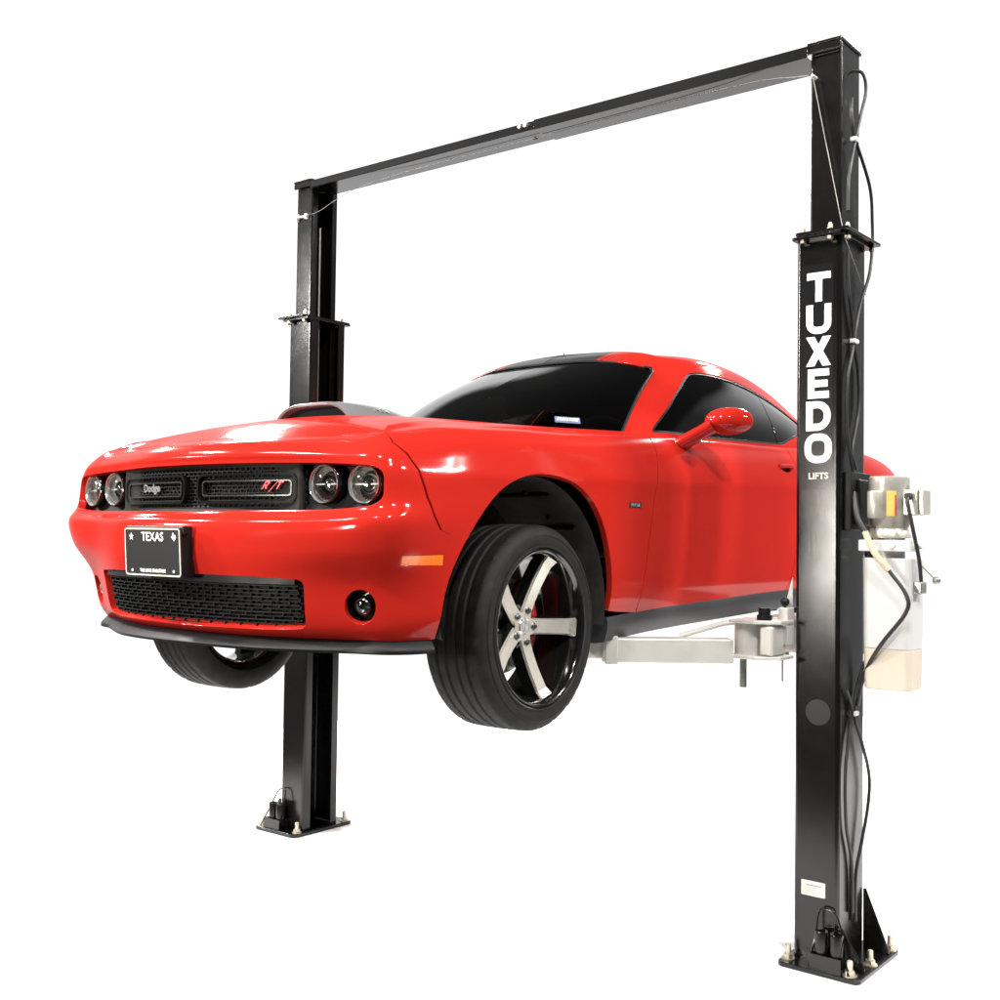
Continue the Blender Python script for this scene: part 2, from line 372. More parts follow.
def panel(surf, outer, holes=(), step=(.02, .016), off=0.0, ret=.014, bstep=.014):
    """trimmed piece of a spline surface with turned-in edges -> (verts, normals, faces)"""
    outer = resample(outer if area(outer) > 0 else outer[::-1], bstep)
    holes = [resample(h if area(h) < 0 else h[::-1], bstep) for h in holes]
    loops = [outer] + list(holes)
    u0, v0 = outer.min(0); u1, v1 = outer.max(0)
    gu, gv = np.meshgrid(np.arange(u0 + step[0] / 2, u1, step[0]), np.arange(v0 + step[1] / 2, v1, step[1])); gu = gu.ravel(); gv = gv.ravel()
    k = in_poly(outer, gu, gv)
    for h in holes: k &= ~in_poly(h, gu, gv)
    gu = gu[k]; gv = gv[k]; d = np.full(gu.shape, 1e9)
    for L in loops: d = np.minimum(d, seg_dist(L, gu, gv))
    k = d > bstep * .55; gu = gu[k]; gv = gv[k]
    V = []; E = []
    for L in loops:
        o = len(V); V += [tuple(p) for p in L]; E += [(o + i, o + (i + 1) % len(L)) for i in range(len(L))]
    V += list(zip(gu, gv))
    r = delaunay_2d_cdt([Vector(p) for p in V], E, [], 0, 1e-7)
    P = np.array([tuple(p) for p in r[0]]); T = np.array([list(t) for t in r[2]]); C = P[T].mean(1)
    k = in_poly(outer, C[:, 0], C[:, 1])
    for h in holes: k &= ~in_poly(h, C[:, 0], C[:, 1])
    T = T[k]
    X = surf.ev(P[:, 0], P[:, 1]); N = surf.nrm(P[:, 0], P[:, 1]); X = X + N * off
    # orientation
    a = X[T]; fn = np.cross(a[:, 1] - a[:, 0], a[:, 2] - a[:, 0]); bad = (fn * N[T].mean(1)).sum(1) < 0; T[bad] = T[bad][:, ::-1]
    verts = [tuple(p) for p in X]; nor = [tuple(p) for p in N]; faces = [tuple(int(i) for i in t) for t in T]
    if ret:
        for L in loops:
            B = surf.ev(L[:, 0], L[:, 1]); NB = surf.nrm(L[:, 0], L[:, 1]); B = B + NB * off
            tg = np.roll(B, -1, 0) - np.roll(B, 1, 0); side = np.cross(tg, NB) * surf.hand; side /= np.linalg.norm(side, axis=1)[:, None] + 1e-12
            m = len(L); o = len(verts); rr = min(.003, ret * .4)
            rings = ((0., 0., 1., 0.), (.3, .7, .7, .7), (1., 1., 0., 1.), (ret / rr, 1., 0., 1.))
            for dn, ds, wn, ws in rings:       # small rounded edge, then the return
                for i in range(m):
                    verts.append(tuple(B[i] - NB[i] * rr * dn + side[i] * rr * .5 * ds)); nn = NB[i] * wn + side[i] * ws; nor.append(tuple(nn / max(1e-9, np.linalg.norm(nn))))
            for q in range(len(rings) - 1):
                for i in range(m):
                    j = (i + 1) % m
                    if abs(B[i][0]) < 1e-4 and abs(B[j][0]) < 1e-4: continue
                    if max(abs(B[i][0]), abs(B[j][0])) < .012 and abs(B[i][0] - B[j][0]) < .3 * np.linalg.norm(B[i] - B[j]): continue
                    a, b, c, d = o + q * m + i, o + q * m + j, o + (q + 1) * m + j, o + (q + 1) * m + i
                    f = (a, b, c, d); A = np.array([verts[i_] for i_ in f]); fn = np.cross(A[1] - A[0], A[3] - A[0])
                    faces.append(f if fn @ np.array(nor[c]) >= 0 else f[::-1])
    return verts, nor, faces

def mirror_data(d):
    v, n, f = d
    return [(-a, b, c) for a, b, c in v], [(-a, b, c) for a, b, c in n], [q[::-1] for q in f]
def join_data(*ds):
    V = []; N = []; F = []
    for v, n, f in ds:
        o = len(V); V += v; N += n; F += [tuple(o + i for i in q) for q in f]
    return V, N, F
def surf_obj(name, data, m, parent, label=None):
    v, n, f = data
    me = bpy.data.meshes.new(name); me.from_pydata(v, [], f); me.update(); me.materials.append(M[m])
    me.polygons.foreach_set('use_smooth', [True] * len(me.polygons))
    me.normals_split_custom_set_from_vertices(n)
    o = bpy.data.objects.new(name, me); link(o, parent)
    if label: o['label'] = label
    return o
def both(name, data, m, parent): return surf_obj(name, data, m, parent), surf_obj(name, mirror_data(data), m, parent)

# ------------------------------------------------------------------ body surface (left half; front centre -> side -> rear centre)
BASE = [  # x, y, nx, ny, then (offset, z) for the ten levels sill -> shoulder
 (0, -.868, 0, -1,      [(-.070,.197),(-.020,.228),(.020,.38),(.042,.49),(.036,.575),(-.006,.606),(-.050,.780),(-.047,.805),(-.080,.842),(-.150,.868)]),
 (.28, -.849, .10, -.99,[(-.070,.197),(-.022,.228),(.018,.38),(.040,.49),(.035,.575),(-.006,.607),(-.048,.779),(-.046,.804),(-.080,.841),(-.150,.868)]),
 (.52, -.792, .19, -.981,[(-.078,.197),(-.034,.228),(.006,.38),(.038,.49),(.038,.577),(-.002,.609),(-.040,.776),(-.039,.801),(-.076,.838),(-.145,.868)]),
 (.725, -.745, .34, -.94,[(-.105,.198),(-.070,.232),(-.030,.38),(.036,.49),(.048,.580),(.012,.615),(-.016,.768),(-.022,.794),(-.066,.836),(-.140,.871)]),
 (.848, -.700, .74, -.67,[(-.108,.199),(-.080,.240),(-.042,.38),(.030,.495),(.050,.585),(.024,.630),(.002,.759),(-.016,.797),(-.070,.847),(-.148,.880)]),
 (.908, -.570, .95, -.31,[(-.070,.200),(-.042,.255),(-.020,.38),(.010,.50),(.024,.588),(.014,.655),(-.008,.762),(-.034,.815),(-.086,.866),(-.175,.897)]),
 (.926, -.42, .995, -.1, [(-.035,.205),(-.010,.27),(.0,.38),(.010,.505),(.014,.592),(.011,.672),(-.006,.775),(-.033,.84),(-.085,.888),(-.185,.916)]),
 (.934, -.20, 1, 0,     [(-.032,.203),(-.010,.28),(.0,.40),(.010,.515),(.013,.60),(.011,.68),(-.004,.785),(-.033,.855),(-.085,.903),(-.195,.931)]),
 (.938, .0, 1, 0,       [(-.032,.203),(-.011,.285),(.0,.41),(.008,.52),(.011,.61),(.009,.69),(-.005,.79),(-.032,.865),(-.085,.914),(-.195,.943)]),
 (.938, .35, 1, 0,      [(-.036,.214),(-.014,.29),(-.001,.41),(.004,.52),(.007,.61),(.006,.70),(-.004,.80),(-.030,.875),(-.085,.927),(-.188,.957)]),
 (.935, .70, 1, 0,      [(-.045,.236),(-.025,.30),(-.008,.41),(.0,.52),(.004,.61),(.007,.70),(.003,.81),(-.024,.888),(-.070,.944),(-.150,.973)]),
 (.932, 1.2, 1, 0,      [(-.052,.256),(-.032,.32),(-.014,.42),(-.002,.52),(.004,.62),(.008,.71),(.006,.82),(-.019,.892),(-.055,.948),(-.097,.986)]),
 (.932, 1.7, 1, 0,      [(-.052,.272),(-.032,.33),(-.014,.42),(-.002,.52),(.004,.62),(.008,.72),(.006,.83),(-.019,.902),(-.050,.958),(-.090,.999)]),
 (.938, 2.2, 1, 0,      [(-.050,.286),(-.030,.34),(-.012,.43),(.0,.53),(.004,.63),(.008,.73),(.007,.84),(-.019,.916),(-.050,.972),(-.095,1.013)]),
 (.950, 2.6, 1, 0,      [(-.042,.280),(-.020,.34),(-.006,.43),(.002,.53),(.006,.63),(.008,.74),(.004,.86),(-.018,.935),(-.055,.998),(-.115,1.038)]),
 (.955, 2.95, 1, 0,     [(-.034,.262),(-.012,.33),(.0,.43),(.006,.53),(.010,.63),(.010,.74),(.004,.87),(-.012,.955),(-.048,1.022),(-.135,1.062)]),
 (.952, 3.35, .995, .08,[(-.036,.256),(-.014,.32),(.0,.43),(.008,.53),(.012,.63),(.008,.74),(-.002,.87),(-.020,.955),(-.058,1.018),(-.150,1.055)]),
 (.928, 3.70, .96, .27, [(-.045,.250),(-.018,.31),(.0,.43),(.012,.53),(.016,.63),(.004,.74),(-.010,.86),(-.030,.930),(-.072,.988),(-.165,1.020)]),
 (.845, 3.92, .70, .71, [(-.055,.250),(-.020,.31),(.004,.43),(.018,.53),(.020,.63),(-.004,.70),(-.020,.85),(-.040,.915),(-.075,.958),(-.150,.980)]),
 (.58, 4.03, .20, .98,  [(-.070,.250),(-.024,.31),(.006,.43),(.022,.53),(.022,.63),(-.010,.68),(-.022,.85),(-.035,.918),(-.060,.960),(-.140,.980)]),
 (0, 4.07, 0, 1,        [(-.070,.250),(-.024,.31),(.006,.43),(.022,.53),(.022,.63),(-.010,.68),(-.022,.85),(-.035,.918),(-.060,.960),(-.140,.980)]),
]
VK = [0, .065, .185, .30, .39, .455, .605, .66, .725, .82]
def body_surface():
    un = [0]; G = []
    for i, (x, y, nx, ny, lv) in enumerate(BASE):
        L = math.hypot(nx, ny); nx /= L; ny /= L
        if i: un.append(un[-1] + math.hypot(x - BASE[i - 1][0], y - BASE[i - 1][1]))
        row = [(x + nx * d, y + ny * d, z) for d, z in lv]
        if x == 0: row = [(0, b, c) for a, b, c in row]
        # tuck behind the shoulder edge: shelf at the belt, gutter beside hood and boot lid
        a = np.array(row[-1]); inn = np.array([-nx, -ny, 0])
        shelf = 10 <= i <= 14
        row.append(tuple(a + inn * .055 + np.array([0, 0, .012])) if shelf else tuple(a + (a - np.array(row[-2])) * .45))
        G.append(row)
    return Surf(un, VK + [.86], G)
BODY = body_surface(); BODY.hand = 1
UN = BODY.un
BODY.flip = 1 if BODY.nrm([UN[8]], [.3])[0][0] > 0 else -1
BODY.hand = BODY.flip
US = UN[6]; UE = UN[17]
def side(pts): return BODY.inv((1, 2), pts, (UN[4], UN[18]), (0, .86))
def front(pts): return BODY.inv((0, 2), pts, (0, UN[6]), (0, .82))
def arch(y0, zc, r, n=48, a0=-40, a1=220):
    P = []
    for i in range(n + 1):
        a = a0 + (a1 - a0) * i / n
        q = r * (1 + .055 * math.exp(-((a - 52) / 24) ** 2) - .022 * math.exp(-((a - 138) / 20) ** 2))      # the lip is fuller behind the axle
        P.append((y0 + q * math.cos(math.radians(a)), zc + q * math.sin(math.radians(a))))
    return P
G_ = .0040                                     # half of a panel gap (in u, v)

car = empty('coupe_car', (0, -1.17, 1.12), 'glossy red two-door muscle coupe raised on the arms of the black lift', 'car'); pass

# --- arches in (u, v): the part of the circle above the sill
def arch_uv(y0, zc, r):
    P = side([(y, max(z, .16)) for y, z in arch(y0, zc, r)])
    return P
AF = arch_uv(.0, .272, .490); AR = arch_uv(2.946, .272, .490)
# ordered from rear-bottom over the top to front-bottom (arch() runs +y -> -y)
def cut_arch(P, vmin):
    return P[P[:, 1] > vmin + 1e-4]
AFc = cut_arch(AF, 0); ARc = cut_arch(AR, 0)

# --- bumper / fender seam
seam_pts = side([(-.66, .862), (-.645, .835), (-.628, .800), (-.602, .745), (-.580, .660), (-.558, .600), (-.528, .556), (-.478, .540), (-.440, .536)])
vh = .735                                       # level of the bonnet shut line on the nose
seam = [(UN[4] + .055, .82)] + [tuple(p) for p in seam_pts]
seam_end = seam[-1]
# front arch split at the seam
ia = int(np.argmin(np.hypot(AFc[:, 0] - seam_end[0], AFc[:, 1] - seam_end[1])))
# pick the arch vertex nearest to the seam level on the front half
fr = [i for i in range(len(AFc)) if AFc[i, 0] < UN[8]]
ia = min(fr, key=lambda i: abs(AFc[i, 1] - seam_end[1]))
arch_front_low = AFc[ia:]                       # from the seam down to the bottom front
arch_main = AFc[:ia + 1]                        # rear bottom -> top -> seam

# --- nose openings
vb0, vb1 = .463, .600
def band_shape(u1, v0, v1, r, n=8):
    P = [(0, v0)]
    for k in range(n + 1):
        a = math.radians(-90 + 90 * k / n); P.append((u1 - r + r * math.cos(a), v0 + r * .8 + r * .8 * math.sin(a)))
    for k in range(n + 1):
        a = math.radians(90 * k / n); P.append((u1 - r + r * math.cos(a), v1 - r * .8 + r * .8 * math.sin(a)))
    return P + [(0, v1)]
U_HL = UN[4] - .004
band = band_shape(U_HL, vb0, vb1, .055)
intake_pts = [(0, .218), (.40, .221), (.49, .226)] + [(.525 + .03 * math.sin(math.radians(a)), .258 - .03 * math.cos(math.radians(a))) for a in range(0, 91, 15)] + \
             [(.562, .330)] + [(.544 + .022 * math.cos(math.radians(a)), .370 + .022 * math.sin(math.radians(a))) for a in range(0, 91, 15)] + [(.40, .398), (0, .402)]
intake = front(intake_pts); intake[0, 0] = 0; intake[-1, 0] = 0
FOGC = (.738, .306)
fc = front([FOGC])[0]
def uv_disc(c, ru, rv, n=28): return [(c[0] + ru * math.cos(2 * PI * i / n), c[1] + rv * math.sin(2 * PI * i / n)) for i in range(n)]
fog = uv_disc(fc, .068, .044)
mk0 = side([(-.655, .445), (-.50, .445)]); mkv = (mk0[0, 1] - .004, mk0[0, 1] + .030)
marker = [(mk0[0, 0], mkv[0]), (mk0[1, 0], mkv[0]), (mk0[1, 0], mkv[1]), (mk0[0, 0], mkv[1])]

bot_front = float(AFc[-1, 0])
# outline of the bumper: bottom edge -> arch -> seam -> bonnet line -> centre (openings touch the centre line, so they are notches)
out = [(0, 0), (bot_front, 0)] + [tuple(p) for p in arch_front_low[::-1]] + [(a - G_ * 1.2, b) for a, b in seam[::-1][1:-1]]
top_line = [(UN[4] + .05, .80), (UN[4], vh + .035), (UN[3], vh + .005), (UN[2], vh), (UN[1], vh), (0, vh)]
out += top_line
out += [tuple(p) for p in band[::-1]]                   # notch for the lamp band
out += [tuple(p) for p in intake[::-1]]
bumper = panel(BODY, out, [fog, marker], (.017, .013), ret=.03, bstep=.011)
surf_obj('front_bumper', join_data(bumper, mirror_data(bumper)), 'paint', car)

# --- front fender
door_f = side([(.722, .255), (.735, .40), (.752, .55), (.775, .70), (.800, .80), (.845, .90), (.895, .975)])
door_f_top = (door_f[-1, 0] + .02, .86)
fender = [(a + G_ * 1.2, b) for a, b in seam[:-1]] + [tuple(p) for p in arch_main[::-1]]
# sill from the arch to the door
fender = fender + [(door_f[0, 0] - G_, 0.0)] + [(a - G_, b) for a, b in door_f] + [(door_f_top[0] - G_, .86), (UN[5], .86)]
fender[0] = (seam[0][0] + G_, .86)
fd = panel(BODY, fender, [], (.018, .014), ret=.025, bstep=.012)
both('front_fender', fd, 'paint', car)
# --- door
door_r = side([(2.165, .288), (2.175, .45), (2.185, .65), (2.19, .80), (2.195, .90), (2.20, 1.0)])
doorp = [(door_f[0, 0] + G_, 0.0), (door_r[0, 0] - G_, 0.0)] + [(a - G_, b) for a, b in door_r] + [(door_r[-1, 0] - G_, .86), (door_f_top[0] + G_, .86)] + [(a + G_, b) for a, b in door_f[::-1]]
hc = side([(2.02, .893), (2.14, .903)])
hpoc = [(hc[0, 0] + .06 + .062 * math.cos(2 * PI * i / 24), (hc[0, 1] + hc[1, 1]) / 2 + .017 * math.sin(2 * PI * i / 24)) for i in range(24)]
dp = panel(BODY, doorp, [hpoc], (.02, .015), ret=.02, bstep=.014)
doors = both('door', dp, 'paint', car)
# --- quarter panel and rear bumper
tail0, tail1 = UN[18] + .05, UN[20]
qp = [(door_r[0, 0] + G_, 0.0), (float(ARc[0, 0]) - .0, 0.0)]
arr = ARc[::-1]                                       # bottom front -> top -> bottom rear
qp = [(door_r[0, 0] + G_, 0.0)] + [tuple(p) for p in arr] + [(UN[20], 0), (UN[20], .455), (tail0, .465), (tail0, .60), (UN[20], .60), (UN[20], .86), (door_r[-1, 0] + G_, .86)] + [(a + G_, b) for a, b in door_r[::-1]]
qd = panel(BODY, qp, [], (.026, .018), ret=.025, bstep=.018)
surf_obj('rear_body', join_data(qd, mirror_data(qd)), 'paint', car)
tb = panel(BODY, [(tail0, .467), (UN[20], .457), (UN[20], .598), (tail0, .598)], [], (.03, .02), off=-.012, ret=.01)
surf_obj('tail_lamp', join_data(tb, mirror_data(tb)), 'taillight', car)

# ------------------------------------------------------------------ bonnet and boot lid
def lid_surface(rows):
    """rows: edge point, centre y, centre z"""
    un = [0]; G = []
    for i, (e, yc, zc, fl) in enumerate(rows):
        if i: un.append(un[-1] + max(.016, abs(yc - rows[i - 1][1])) + .15 * math.hypot(e[0] - rows[i - 1][0][0], e[1] - rows[i - 1][0][1]))
        row = []
        for t in (0, .12, .3, .5, .7, 1.):
            w = 1 - (1 - t) ** fl
            row.append((e[0] * (1 - t), e[1] + (yc - e[1]) * w, e[2] + (zc - e[2]) * w))
        G.append(row)
    s = Surf(un, [0, .09, .22, .36, .52, .75], G); return s
def v9(i): return tuple(BODY.ev([UN[i]], [.82])[0])
yc_ = [-.718, -.680, -.612, -.550, -.490, -.42, -.31, -.14, .03, .31, .56]; zc_ = [.868, .8835, .9105, .9335, .9515, .9675, .9870, 1.004, 1.012, 1.018, 1.020]
e10 = np.array(v9(10)); e9 = np.array(v9(9)); ee = e9 + (e10 - e9) * .9
rows = [(v9(i), yc_[i], zc_[i], 2.0) for i in range(10)] + [(tuple(ee), yc_[10], zc_[10], 2.0)]
HOOD = lid_surface(rows); HOOD.flip = 1; HOOD.flip = 1 if HOOD.nrm([HOOD.un[7]], [.4])[0][2] > 0 else -1; HOOD.hand = HOOD.flip
hu = HOOD.un
hd = panel(HOOD, [(hu[0] + .0008, .75), (hu[0] + .0008, .006), (hu[-1], .006), (hu[-1], .75)], [], (.012, .03), ret=.02, bstep=.009)
# the strip between the bumper's shut line and the bonnet surface belongs to the bonnet
st = [(0, vh + .006), (UN[1], vh + .006), (UN[2], vh + .006), (UN[3], vh + .011), (UN[4], vh + .041), (UN[4] + .049, .805), (UN[4] + .05, .82), (0, .82)]
sd = panel(BODY, st, [], (.02, .012), ret=.012, bstep=.012)
hood = surf_obj('hood', join_data(hd, mirror_data(hd), sd, mirror_data(sd)), 'paint', car)
rows = [((.74, 3.12, 1.060), 3.36, 1.07, 2.), ((.77, 3.25, 1.056), 3.44, 1.07, 2.), ((.78, 3.40, 1.049), 3.55, 1.066, 2.), ((.755, 3.6, 1.024), 3.68, 1.05, 2.), ((.71, 3.75, .998), 3.78, 1.03, 2.), ((.62, 3.84, .984), 3.86, 1.0, 2.)]
BOOT = lid_surface(rows); BOOT.flip = 1 if BOOT.nrm([BOOT.un[2]], [.4])[0][2] > 0 else -1; BOOT.hand = BOOT.flip
bd = panel(BOOT, [(0, .75), (0, 0), (BOOT.un[-1], 0), (BOOT.un[-1], .75)], [], (.04, .04), ret=.02, bstep=.03)
surf_obj('trunk_lid', join_data(bd, mirror_data(bd)), 'paint', car)
mb = MB(); pts = [(-.68, 3.66), (.68, 3.66), (.70, 3.80), (.4, 3.90), (-.4, 3.90), (-.70, 3.80)]
mb.prism(pts, 2, 1.025, 1.048); mb.build('rear_spoiler', 'black_plastic', car, bevel=.01)

# shaker scoop
sc = MB(); FL = 4.2
SC = [(-.25, .232, 1.046, .95), (-.235, .246, 1.052, .95), (-.17, .260, 1.057, .955), (-.07, .262, 1.057, .96), (.02, .252, 1.052, .965), (.10, .230, 1.042, .97), (.18, .19, 1.024, .975)]
def scoop_sec(y, w, zt, zb, n=22):
    P = []
    for k in range(n + 1):
        t = math.sin(PI / 2 * (-1 + 2 * k / n)); P.append((w * t, y, zb + (zt - zb) * (1 - abs(t) ** FL)))
    return P
secs = [scoop_sec(*q) for q in SC]
vv = [p for s_ in secs for p in s_]; n_ = len(secs[0]); ff = []
for i in range(len(secs) - 1):
    for k in range(n_ - 1): ff.append((i * n_ + k, i * n_ + k + 1, (i + 1) * n_ + k + 1, (i + 1) * n_ + k))
ff.append(tuple((len(secs) - 1) * n_ + k for k in range(n_)))
sc.add(vv, ff)
inn = [(p[0] * .962, p[1] + .004, .95 + (p[2] - .95) * .92) for p in secs[0]]; inn2 = [(p[0] * .93, p[1] + .16, .93 + (p[2] - .93) * .75) for p in secs[0]]
sc.add(secs[0] + inn + inn2, [(k, k + 1, n_ + k + 1, n_ + k) for k in range(n_ - 1)] + [(n_ + k, n_ + k + 1, 2 * n_ + k + 1, 2 * n_ + k) for k in range(n_ - 1)])
scoop = sc.build('hood_scoop', 'scoop', hood, smooth=50)
mo = MB(); m_ = [(p[0], p[1] + .03, p[2]) for p in inn]; mo.add(m_ + [(m_[0][0], m_[0][1], .92), (m_[-1][0], m_[-1][1], .92)], [tuple(range(n_)) + (n_ + 1, n_)])
mo.build('scoop_mouth', 'gloss_black', hood, smooth=0)
def scoop_x(y, z):
    w, zt, zb = [float(np.interp(y, [q[0] for q in SC], [q[k] for q in SC])) for k in (1, 2, 3)]
    return w * max(0., 1 - (z - zb) / (zt - zb)) ** (1 / FL)
v_, f_ = text_mb('HEMI', .026, .003, .0002, 1.5)
sb = MB(); sb.add([(scoop_x(-.06 + a, 1.024 + b) + .0015 + d, -.06 + a, 1.024 + b) for a, b, d in v_], f_); sb.build('scoop_badge', 'chrome', hood, smooth=0)
# ------------------------------------------------------------------ greenhouse
GH = [  # base, mid, glass top, cant rail, roof edge, centre y, centre z
 ((0, 0.46, 0.985), (0, 0.86, 1.218), (0, 1.255, 1.388), (0, 1.34, 1.424), (0, 1.43, 1.454), 1.43, 1.458),
 ((0.35, 0.52, 0.983), (0.33, 0.895, 1.211), (0.31, 1.278, 1.382), (0.305, 1.36, 1.417), (0.3, 1.45, 1.447), 1.47, 1.464),
 ((0.57, 0.67, 0.978), (0.525, 0.985, 1.193), (0.48, 1.3249, 1.364), (0.47, 1.395, 1.398), (0.45, 1.48, 1.432), 1.53, 1.472),
 ((0.722, 0.88, 0.972), (0.652, 1.115, 1.171), (0.572, 1.392, 1.34), (0.552, 1.45, 1.378), (0.515, 1.53, 1.417), 1.6, 1.479),
 ((0.805, 0.985, 0.975), (0.735, 1.255, 1.171), (0.64, 1.56, 1.341), (0.602, 1.59, 1.384), (0.545, 1.63, 1.422), 1.7, 1.486),
 ((0.836, 1.3, 0.978), (0.772, 1.485, 1.174), (0.668, 1.745, 1.35), (0.622, 1.76, 1.397), (0.555, 1.78, 1.435), 1.84, 1.492),
 ((0.845, 1.75, 0.985), (0.782, 1.84, 1.176), (0.674, 1.97, 1.35), (0.626, 1.98, 1.4), (0.555, 1.99, 1.438), 2.02, 1.494),
 ((0.85, 2.15, 0.995), (0.786, 2.16, 1.171), (0.668, 2.21, 1.33), (0.618, 2.21, 1.385), (0.548, 2.22, 1.428), 2.25, 1.486),
 ((0.85, 2.5, 1.005), (0.786, 2.5, 1.154), (0.66, 2.5, 1.284), (0.606, 2.5, 1.345), (0.535, 2.5, 1.394), 2.5, 1.456),
 ((0.83, 2.85, 1.01), (0.765, 2.82, 1.121), (0.65, 2.79, 1.221), (0.592, 2.78, 1.282), (0.522, 2.77, 1.336), 2.7, 1.41),
 ((0.745, 3.2, 1.015), (0.69, 3.12, 1.106), (0.6, 2.99, 1.196), (0.55, 2.93, 1.24), (0.5, 2.88, 1.281), 2.84, 1.36),
 ((0.45, 3.38, 1.015), (0.42, 3.25, 1.121), (0.38, 3.06, 1.231), (0.37, 2.985, 1.268), (0.36, 2.92, 1.301), 2.91, 1.322),
 ((0, 3.42, 1.015), (0, 3.29, 1.131), (0, 3.09, 1.248), (0, 3.01, 1.282), (0, 2.94, 1.31), 2.94, 1.314),
]
VG = [0, .22, .46, .52, .60, .78, .98, 1.2]
un = [0]; G = []
for i, g in enumerate(GH):
    if i:
        a = np.array(g[1]); b = np.array(GH[i - 1][1]); un.append(un[-1] + np.linalg.norm(a - b))
    r = list(g[:5]); e = g[4]
    for t in (.33, .66, 1.):
        w = 1 - (1 - t) ** 2; r.append((e[0] * (1 - t), e[1] + (g[5] - e[1]) * w, e[2] + (g[6] - e[2]) * w))
    G.append(r)
CAB = Surf(un, VG, G); CAB.flip = 1 if CAB.nrm([un[6]], [.2])[0][0] > 0 else -1; CAB.hand = CAB.flip
ug = CAB.un
def rnd(P, r, n=4):
    """round the corners of a polygon"""
    out = []; m = len(P)
    for i in range(m):
        p = np.array(P[i], float); a = np.array(P[i - 1], float) - p; b = np.array(P[(i + 1) % m], float) - p
        la, lb = np.hypot(*a), np.hypot(*b); k = min(r, la * .45, lb * .45); A = p + a / la * k; B = p + b / lb * k
        for t in np.linspace(0, 1, n + 1): out.append((1 - t) ** 2 * A + 2 * t * (1 - t) * p + t * t * B)
    return np.array(out)
def inset(P, d):
    P = np.asarray(P, float); P = P if area(P) > 0 else P[::-1]; n = len(P); out = []
    for i in range(n):
        a = P[i] - P[i - 1]; b = P[(i + 1) % n] - P[i]
        na = np.array([-a[1], a[0]]) / (np.hypot(*a) + 1e-12); nb = np.array([-b[1], b[0]]) / (np.hypot(*b) + 1e-12)
        m = na + nb; m /= max(1e-6, (m @ m) / 2); out.append(P[i] + m * d * 1.0)
    return np.array(out)
sw = CAB.inv((1, 2), [(0.985, 0.995), (1.6, 1.002), (2.21, 1.022), (2.52, 1.104), (2.6, 1.16), (2.52, 1.238), (2.33, 1.29), (2.1, 1.324), (1.86, 1.342), (1.65, 1.346), (1.56, 1.334), (1.465, 1.285), (1.37, 1.232), (1.25, 1.160), (1.11, 1.074)], (ug[3], ug[10]), (0, .5))
sw = rnd(sw, .045, 4)
# windscreen (touches the centre line)
ws_edge = [(0, .012), (ug[2], .012), (ug[3] - .012, .012), (ug[3] - .006, .22), (ug[3] - .005, .40)]
a_ = [(ug[3] - .005 - .045 + .045 * math.cos(math.radians(t)), .412 + .045 * math.sin(math.radians(t))) for t in (0, 22, 45, 68, 90)]
ws = ws_edge + a_ + [(ug[1], .458), (0, .458)]
bl = [(ug[10] + .05, .03), (ug[12], .03), (ug[12], .44), (ug[10] + .07, .44)]
roof_out = [(0, .458)] + a_[::-1][0:0] + list(reversed(ws[:-1]))[0:0]
cab_out = list(map(tuple, ws_edge[0:1]))
# outline of the painted cabin: base edge -> rear -> centre line -> back along the windscreen
cab_out = [(ug[3] - .012, 0.0), (ug[12], 0.0), (ug[12], .03)] + [(ug[10] + .05, .03), (ug[10] + .07, .44)] + [(ug[12], .44), (ug[12], 1.2), (.004, 1.2), (0.004, .458), (ug[1], .458)] + a_[::-1] + [(ug[3] - .005, .40), (ug[3] - .006, .22), (ug[3] - .012, .012)]
cp = panel(CAB, cab_out, [sw], (.022, .018), ret=.02, bstep=.014)
surf_obj('roof', join_data(cp, mirror_data(cp)), 'roof_paint', car)
wsd = panel(CAB, ws, [], (.03, .03), off=-.005, ret=.004, bstep=.02)
windscreen = surf_obj('windshield', join_data(wsd, mirror_data(wsd)), 'tint_glass', car)
bld = panel(CAB, bl, [], (.04, .03), off=-.004, ret=.004, bstep=.02)
surf_obj('rear_window', join_data(bld, mirror_data(bld)), 'tint_glass', car)
# black edge round the windscreen and side glass
wi = inset(np.array(ws), .010); wi[:, 0] = np.where(np.array(ws if area(ws) > 0 else ws[::-1])[:, 0] < 1e-6, 0, wi[:, 0])
trim_out = [(0, .458), (ug[1], .458)]
def ring(P, d, off, name, parent, surf=CAB, mname='black_plastic'):
    q = inset(P, d); rd = panel(surf, np.asarray(P), [q], (.5, .5), off=off, ret=.006, bstep=.012)
    both(name, rd, mname, parent)
# side windows: door glass and quarter glass split behind the door
g1 = CAB.inv((1, 2), [(2.19, 1.02), (2.205, 1.31)], (ug[3], ug[10]), (0, .5)); us = (g1[0, 0] + g1[1, 0]) / 2
def clip_u(P, u, keep_low):
    P = [np.asarray(p) for p in P]; out = []; n = len(P)
    for i in range(n):
        a, b = P[i], P[(i + 1) % n]; ia = (a[0] < u) == keep_low; ib = (b[0] < u) == keep_low
        if ia: out.append(a)
        if ia != ib: t = (u - a[0]) / (b[0] - a[0]); out.append(a + (b - a) * t)
    return np.array(out)
for k, dr in enumerate(doors):
    for low, par, nm in ((True, dr, 'window'), (False, car, 'quarter_window')):
        P = clip_u(sw, us + (-.004 if low else .004), low)
        d = panel(CAB, P, [], (.035, .03), off=-.008, ret=.004, bstep=.018)
        surf_obj(nm, d if k == 0 else mirror_data(d), 'tint_glass', par)
ring(sw, .013, -.003, 'window_trim', car)
# windscreen trim: a slim black bead swept along its side and top edge
mb = MB(); tp = CAB.ev([p[0] for p in ws[2:]], [p[1] for p in ws[2:]]); L_ = [tuple(p) for p in tp]; R_ = [(-a, b, c) for a, b, c in L_[::-1]]
mb.tube(L_ + R_[1:], .0065, 8, smooth=3); mb.build('windshield_trim', 'black_plastic', car)
